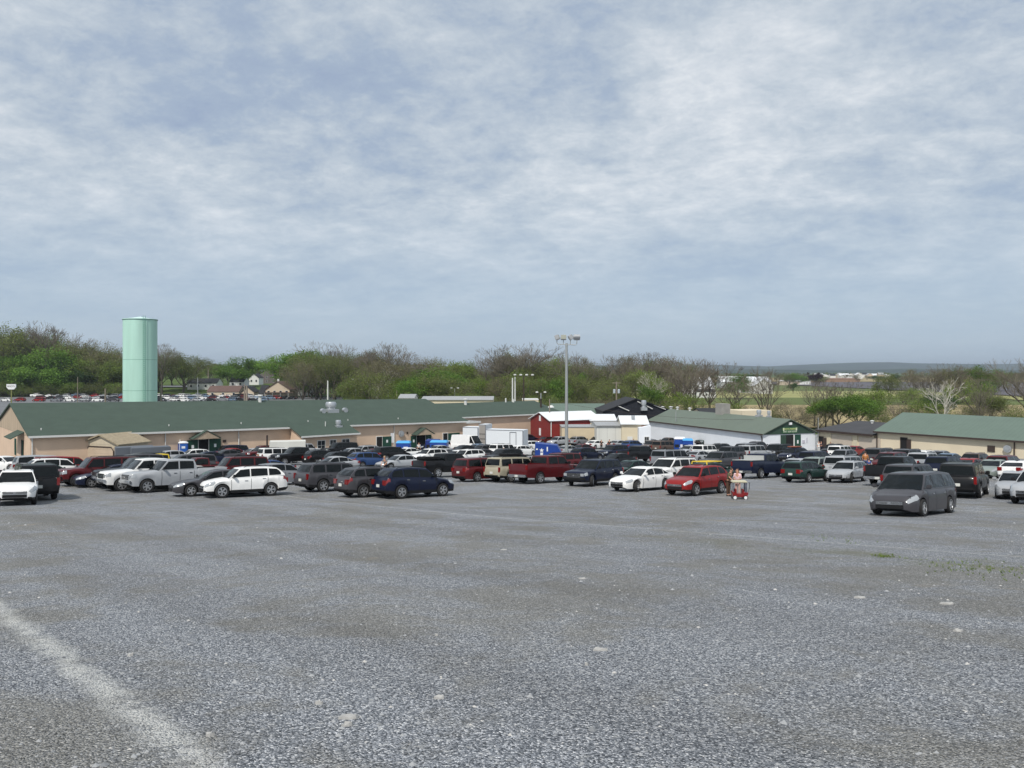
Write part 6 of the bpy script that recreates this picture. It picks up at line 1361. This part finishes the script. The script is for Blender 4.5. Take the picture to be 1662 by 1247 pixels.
# ---------------------------------------------------------------- red toy wagon with canopy
D = 42.3; x = X(1199.5, D); TWG = empty('toy_wagon', (x, D, gz(x, D)), rad(-4), 'red toy wagon with cream canopy and white wheels beside the red crossover', 'wagon')
RW = mat('toy_red', (.22, .012, .014), .35, coat=.4); TWG.scale = (.92, .92, .92)
CR = mat('canopy_cream', rgb(196, 190, 166), .7)
b = MB(); b.add([(-.40, -.25, .16), (.42, -.25, .16), (.50, -.25, .42), (.30, -.25, .44), (.16, -.25, .34), (-.22, -.25, .34), (-.34, -.25, .46), (-.44, -.25, .46), (-.40, .25, .16), (.42, .25, .16), (.50, .25, .42), (.30, .25, .44), (.16, .25, .34), (-.22, .25, .34), (-.34, .25, .46), (-.44, .25, .46)],
      [tuple(range(8)), tuple(range(8, 16))[::-1]]+[(i, (i+1) % 8, 8+(i+1) % 8, 8+i) for i in range(8)]); b.obj('tub', RW, TWG)
for xx in (-.30, .32):
    for yy in (-.28, .28):
        b = MB(); b.lathe([(.03, -.04), (.13, -.04), (.13, .04), (.03, .04)], 16, (xx, yy, .13), 'y'); w_ = b.obj('wheel', TYRE, TWG, smooth=40)
        b = MB(); b.lathe([(.01, -.05), (.095, -.048), (.095, .048), (.01, .05)], 16, (xx, yy, .13), 'y'); b.obj('hub', WHT, w_, smooth=40)
for xx in (-.36, .36):
    for yy in (-.22, .22): b = MB(); b.tube([(xx, yy, .40), (xx, yy, 1.02)], .018 if xx < 0 else .035, 6); b.obj('canopy_post', mat('navy_plastic', (.02, .025, .07), .5), TWG)
b = MB(); b.box(-.46, .44, -.30, .30, 1.00, 1.10, bev=.04); b.obj('canopy', CR, TWG)
b = MB(); b.tube([(.5, 0, .40), (.62, 0, .62), (.60, 0, .98)], .015, 6); b.tube([(.60, -.1, .98), (.60, .1, .98)], .02, 6); b.obj('pull_handle', CLAD, TWG)
for xx in (-.22, .2): b = MB(); b.box(xx-.04, xx+.04, -.2, .2, .34, .62, bev=.02); b.obj('seat_back', RW, TWG)
# ---------------------------------------------------------------- loose stones, slabs, weeds
ST = mat('limestone', (.40, .395, .38), .9, noise=(14, .15), bump=(40, .5, .01))
def slab(px, py, wpx, rt, seed):
    D = dfrombase(py); x = X(px, D); w_ = wpx/F*D; r = random.Random(seed); b = MB(); n = 9; lo_, hi_ = [], []
    for k in range(n): a = 6.28*k/n; q = w_/2*r.uniform(.6, 1.1); lo_.append((q*math.cos(a), q*rt*math.sin(a), -.02)); hi_.append((q*.82*math.cos(a), q*.82*rt*math.sin(a), r.uniform(.012, .03)))
    b.grid([lo_, hi_], close=True); b.f.append(tuple(range(n, 2*n))); b.m.append(0)
    o = b.obj('stone_slab', ST, loc=(x, D, gz(x, D)), rz=r.uniform(-.3, .3)); return o
SLABS = [(565, 1166, 36, .55, 'largest pale slab near bottom, left of centre'), (565, 1178, 26, .5, 'thin pale slab just below the largest one'), (517, 1143, 16, .6, 'small pale slab up left of the largest'), (714, 1134, 22, .5, 'pale slab lying right of the large pair'), (975, 1056, 30, .5, 'long thin pale slab at centre right'),
         (212, 1065, 11, .8, 'rounded pale stone beside the lime line at left'), (340, 1199, 18, .5, 'pale stone near bottom left'), (708, 1032, 9, .8, 'small bright stone in the middle of the gravel'), (1538, 981, 30, .5, 'white slab at the far right gravel'), (945, 940, 16, .5, 'pale patchy slab above the thin one'), (1555, 1025, 22, .5, 'pale flat stone below the right hand slab'), (1395, 971, 22, .5, 'pale flat stone left of the right hand slab'), (952, 1080, 8, .8, 'small white stone under the long thin slab'), (818, 893, 14, .5, 'faint pale slab in the middle distance')]
for i, (px, py, w_, rt, l) in enumerate(SLABS): tag(slab(px, py, w_, rt, i), l, 'stone')
rs = np.random.default_rng(3); b = MB(); n = 5200
for i in range(n):
    u = rs.random(); y = 3.6+24*u**1.7; x = (rs.random()-.5)*2*.70*y; s_ = rs.choice([.006, .009, .012, .017, .026], p=[.36, .34, .2, .08, .02])*rs.uniform(.7, 1.2)*(1+y/30)
    a = rs.random()*6.28; z = gz(x, y)+s_*.15; pts = []
    for k in range(5): t = a+6.28*k/5; q = s_*rs.uniform(.6, 1.15); pts.append((x+q*math.cos(t), y+q*math.sin(t)*.8, z-s_*.1))
    pts += [(x+s_*.2*(rs.random()-.5), y, z+s_*rs.uniform(.35, .7))]
    b.add(pts, [(k, (k+1) % 5, 5) for k in range(5)], int(rs.choice([0, 1, 2], p=[.45, .45, .10])))
o = b.obj('loose_stones', [mat('stone_grey', (.20, .21, .22), .9), mat('stone_light', (.33, .34, .35), .9), mat('stone_white', (.48, .47, .45), .9)]); tag(o, 'loose crushed stones scattered over the gravel', 'stones', kind='stuff')
b = MB(); tones = []
for px0, px1, py0, py1, n in ((1410, 1455, 900, 906, 60), (1500, 1662, 908, 940, 110), (1300, 1400, 868, 884, 30)):
    for i in range(n):
        u = rs.normal(0, .28); px = (px0+px1)/2+(px1-px0)*u; D = dfrombase((py0+py1)/2+(py1-py0)*(u*.55+rs.normal(0, .22))); x = X(px, D); z = gz(x, D)
        for k in range(4): a = rs.random()*6.28; h_ = rs.uniform(.02, .06); q = rs.uniform(.02, .05); b.add([(x, D, z), (x+.012, D, z), (x+q*math.cos(a), D+q*math.sin(a), z+h_)], [(0, 1, 2)]); tones.append(rs.random())
me = b.mesh('weeds', LM['lime'], merge='keep'); at = me.attributes.new('tone', 'FLOAT', 'FACE'); at.data.foreach_set('value', tones); o = bpy.data.objects.new('weeds', me); C.objects.link(o); tag(o, 'low green weeds growing in the gravel strip', 'weeds', kind='stuff')
# ---------------------------------------------------------------- air
def haze():
    m = bpy.data.materials.new('haze'); m.use_nodes = True; nt = m.node_tree; nt.nodes.remove(nt.nodes['Principled BSDF'])
    v = nt.nodes.new('ShaderNodeVolumePrincipled'); v.inputs['Density'].default_value = .000105; v.inputs['Color'].default_value = (.72, .82, .95, 1); v.inputs['Anisotropy'].default_value = .2
    nt.links.new(v.outputs[0], nt.nodes['Material Output'].inputs['Volume'])
    b = MB(); b.box(-16000, 16000, -80, 16500, -60, 135); o = b.obj('haze', m); tag(o, kind='stuff'); o['label'] = 'thin pale blue haze over the plain and the ridge'; o['category'] = 'haze'
haze()
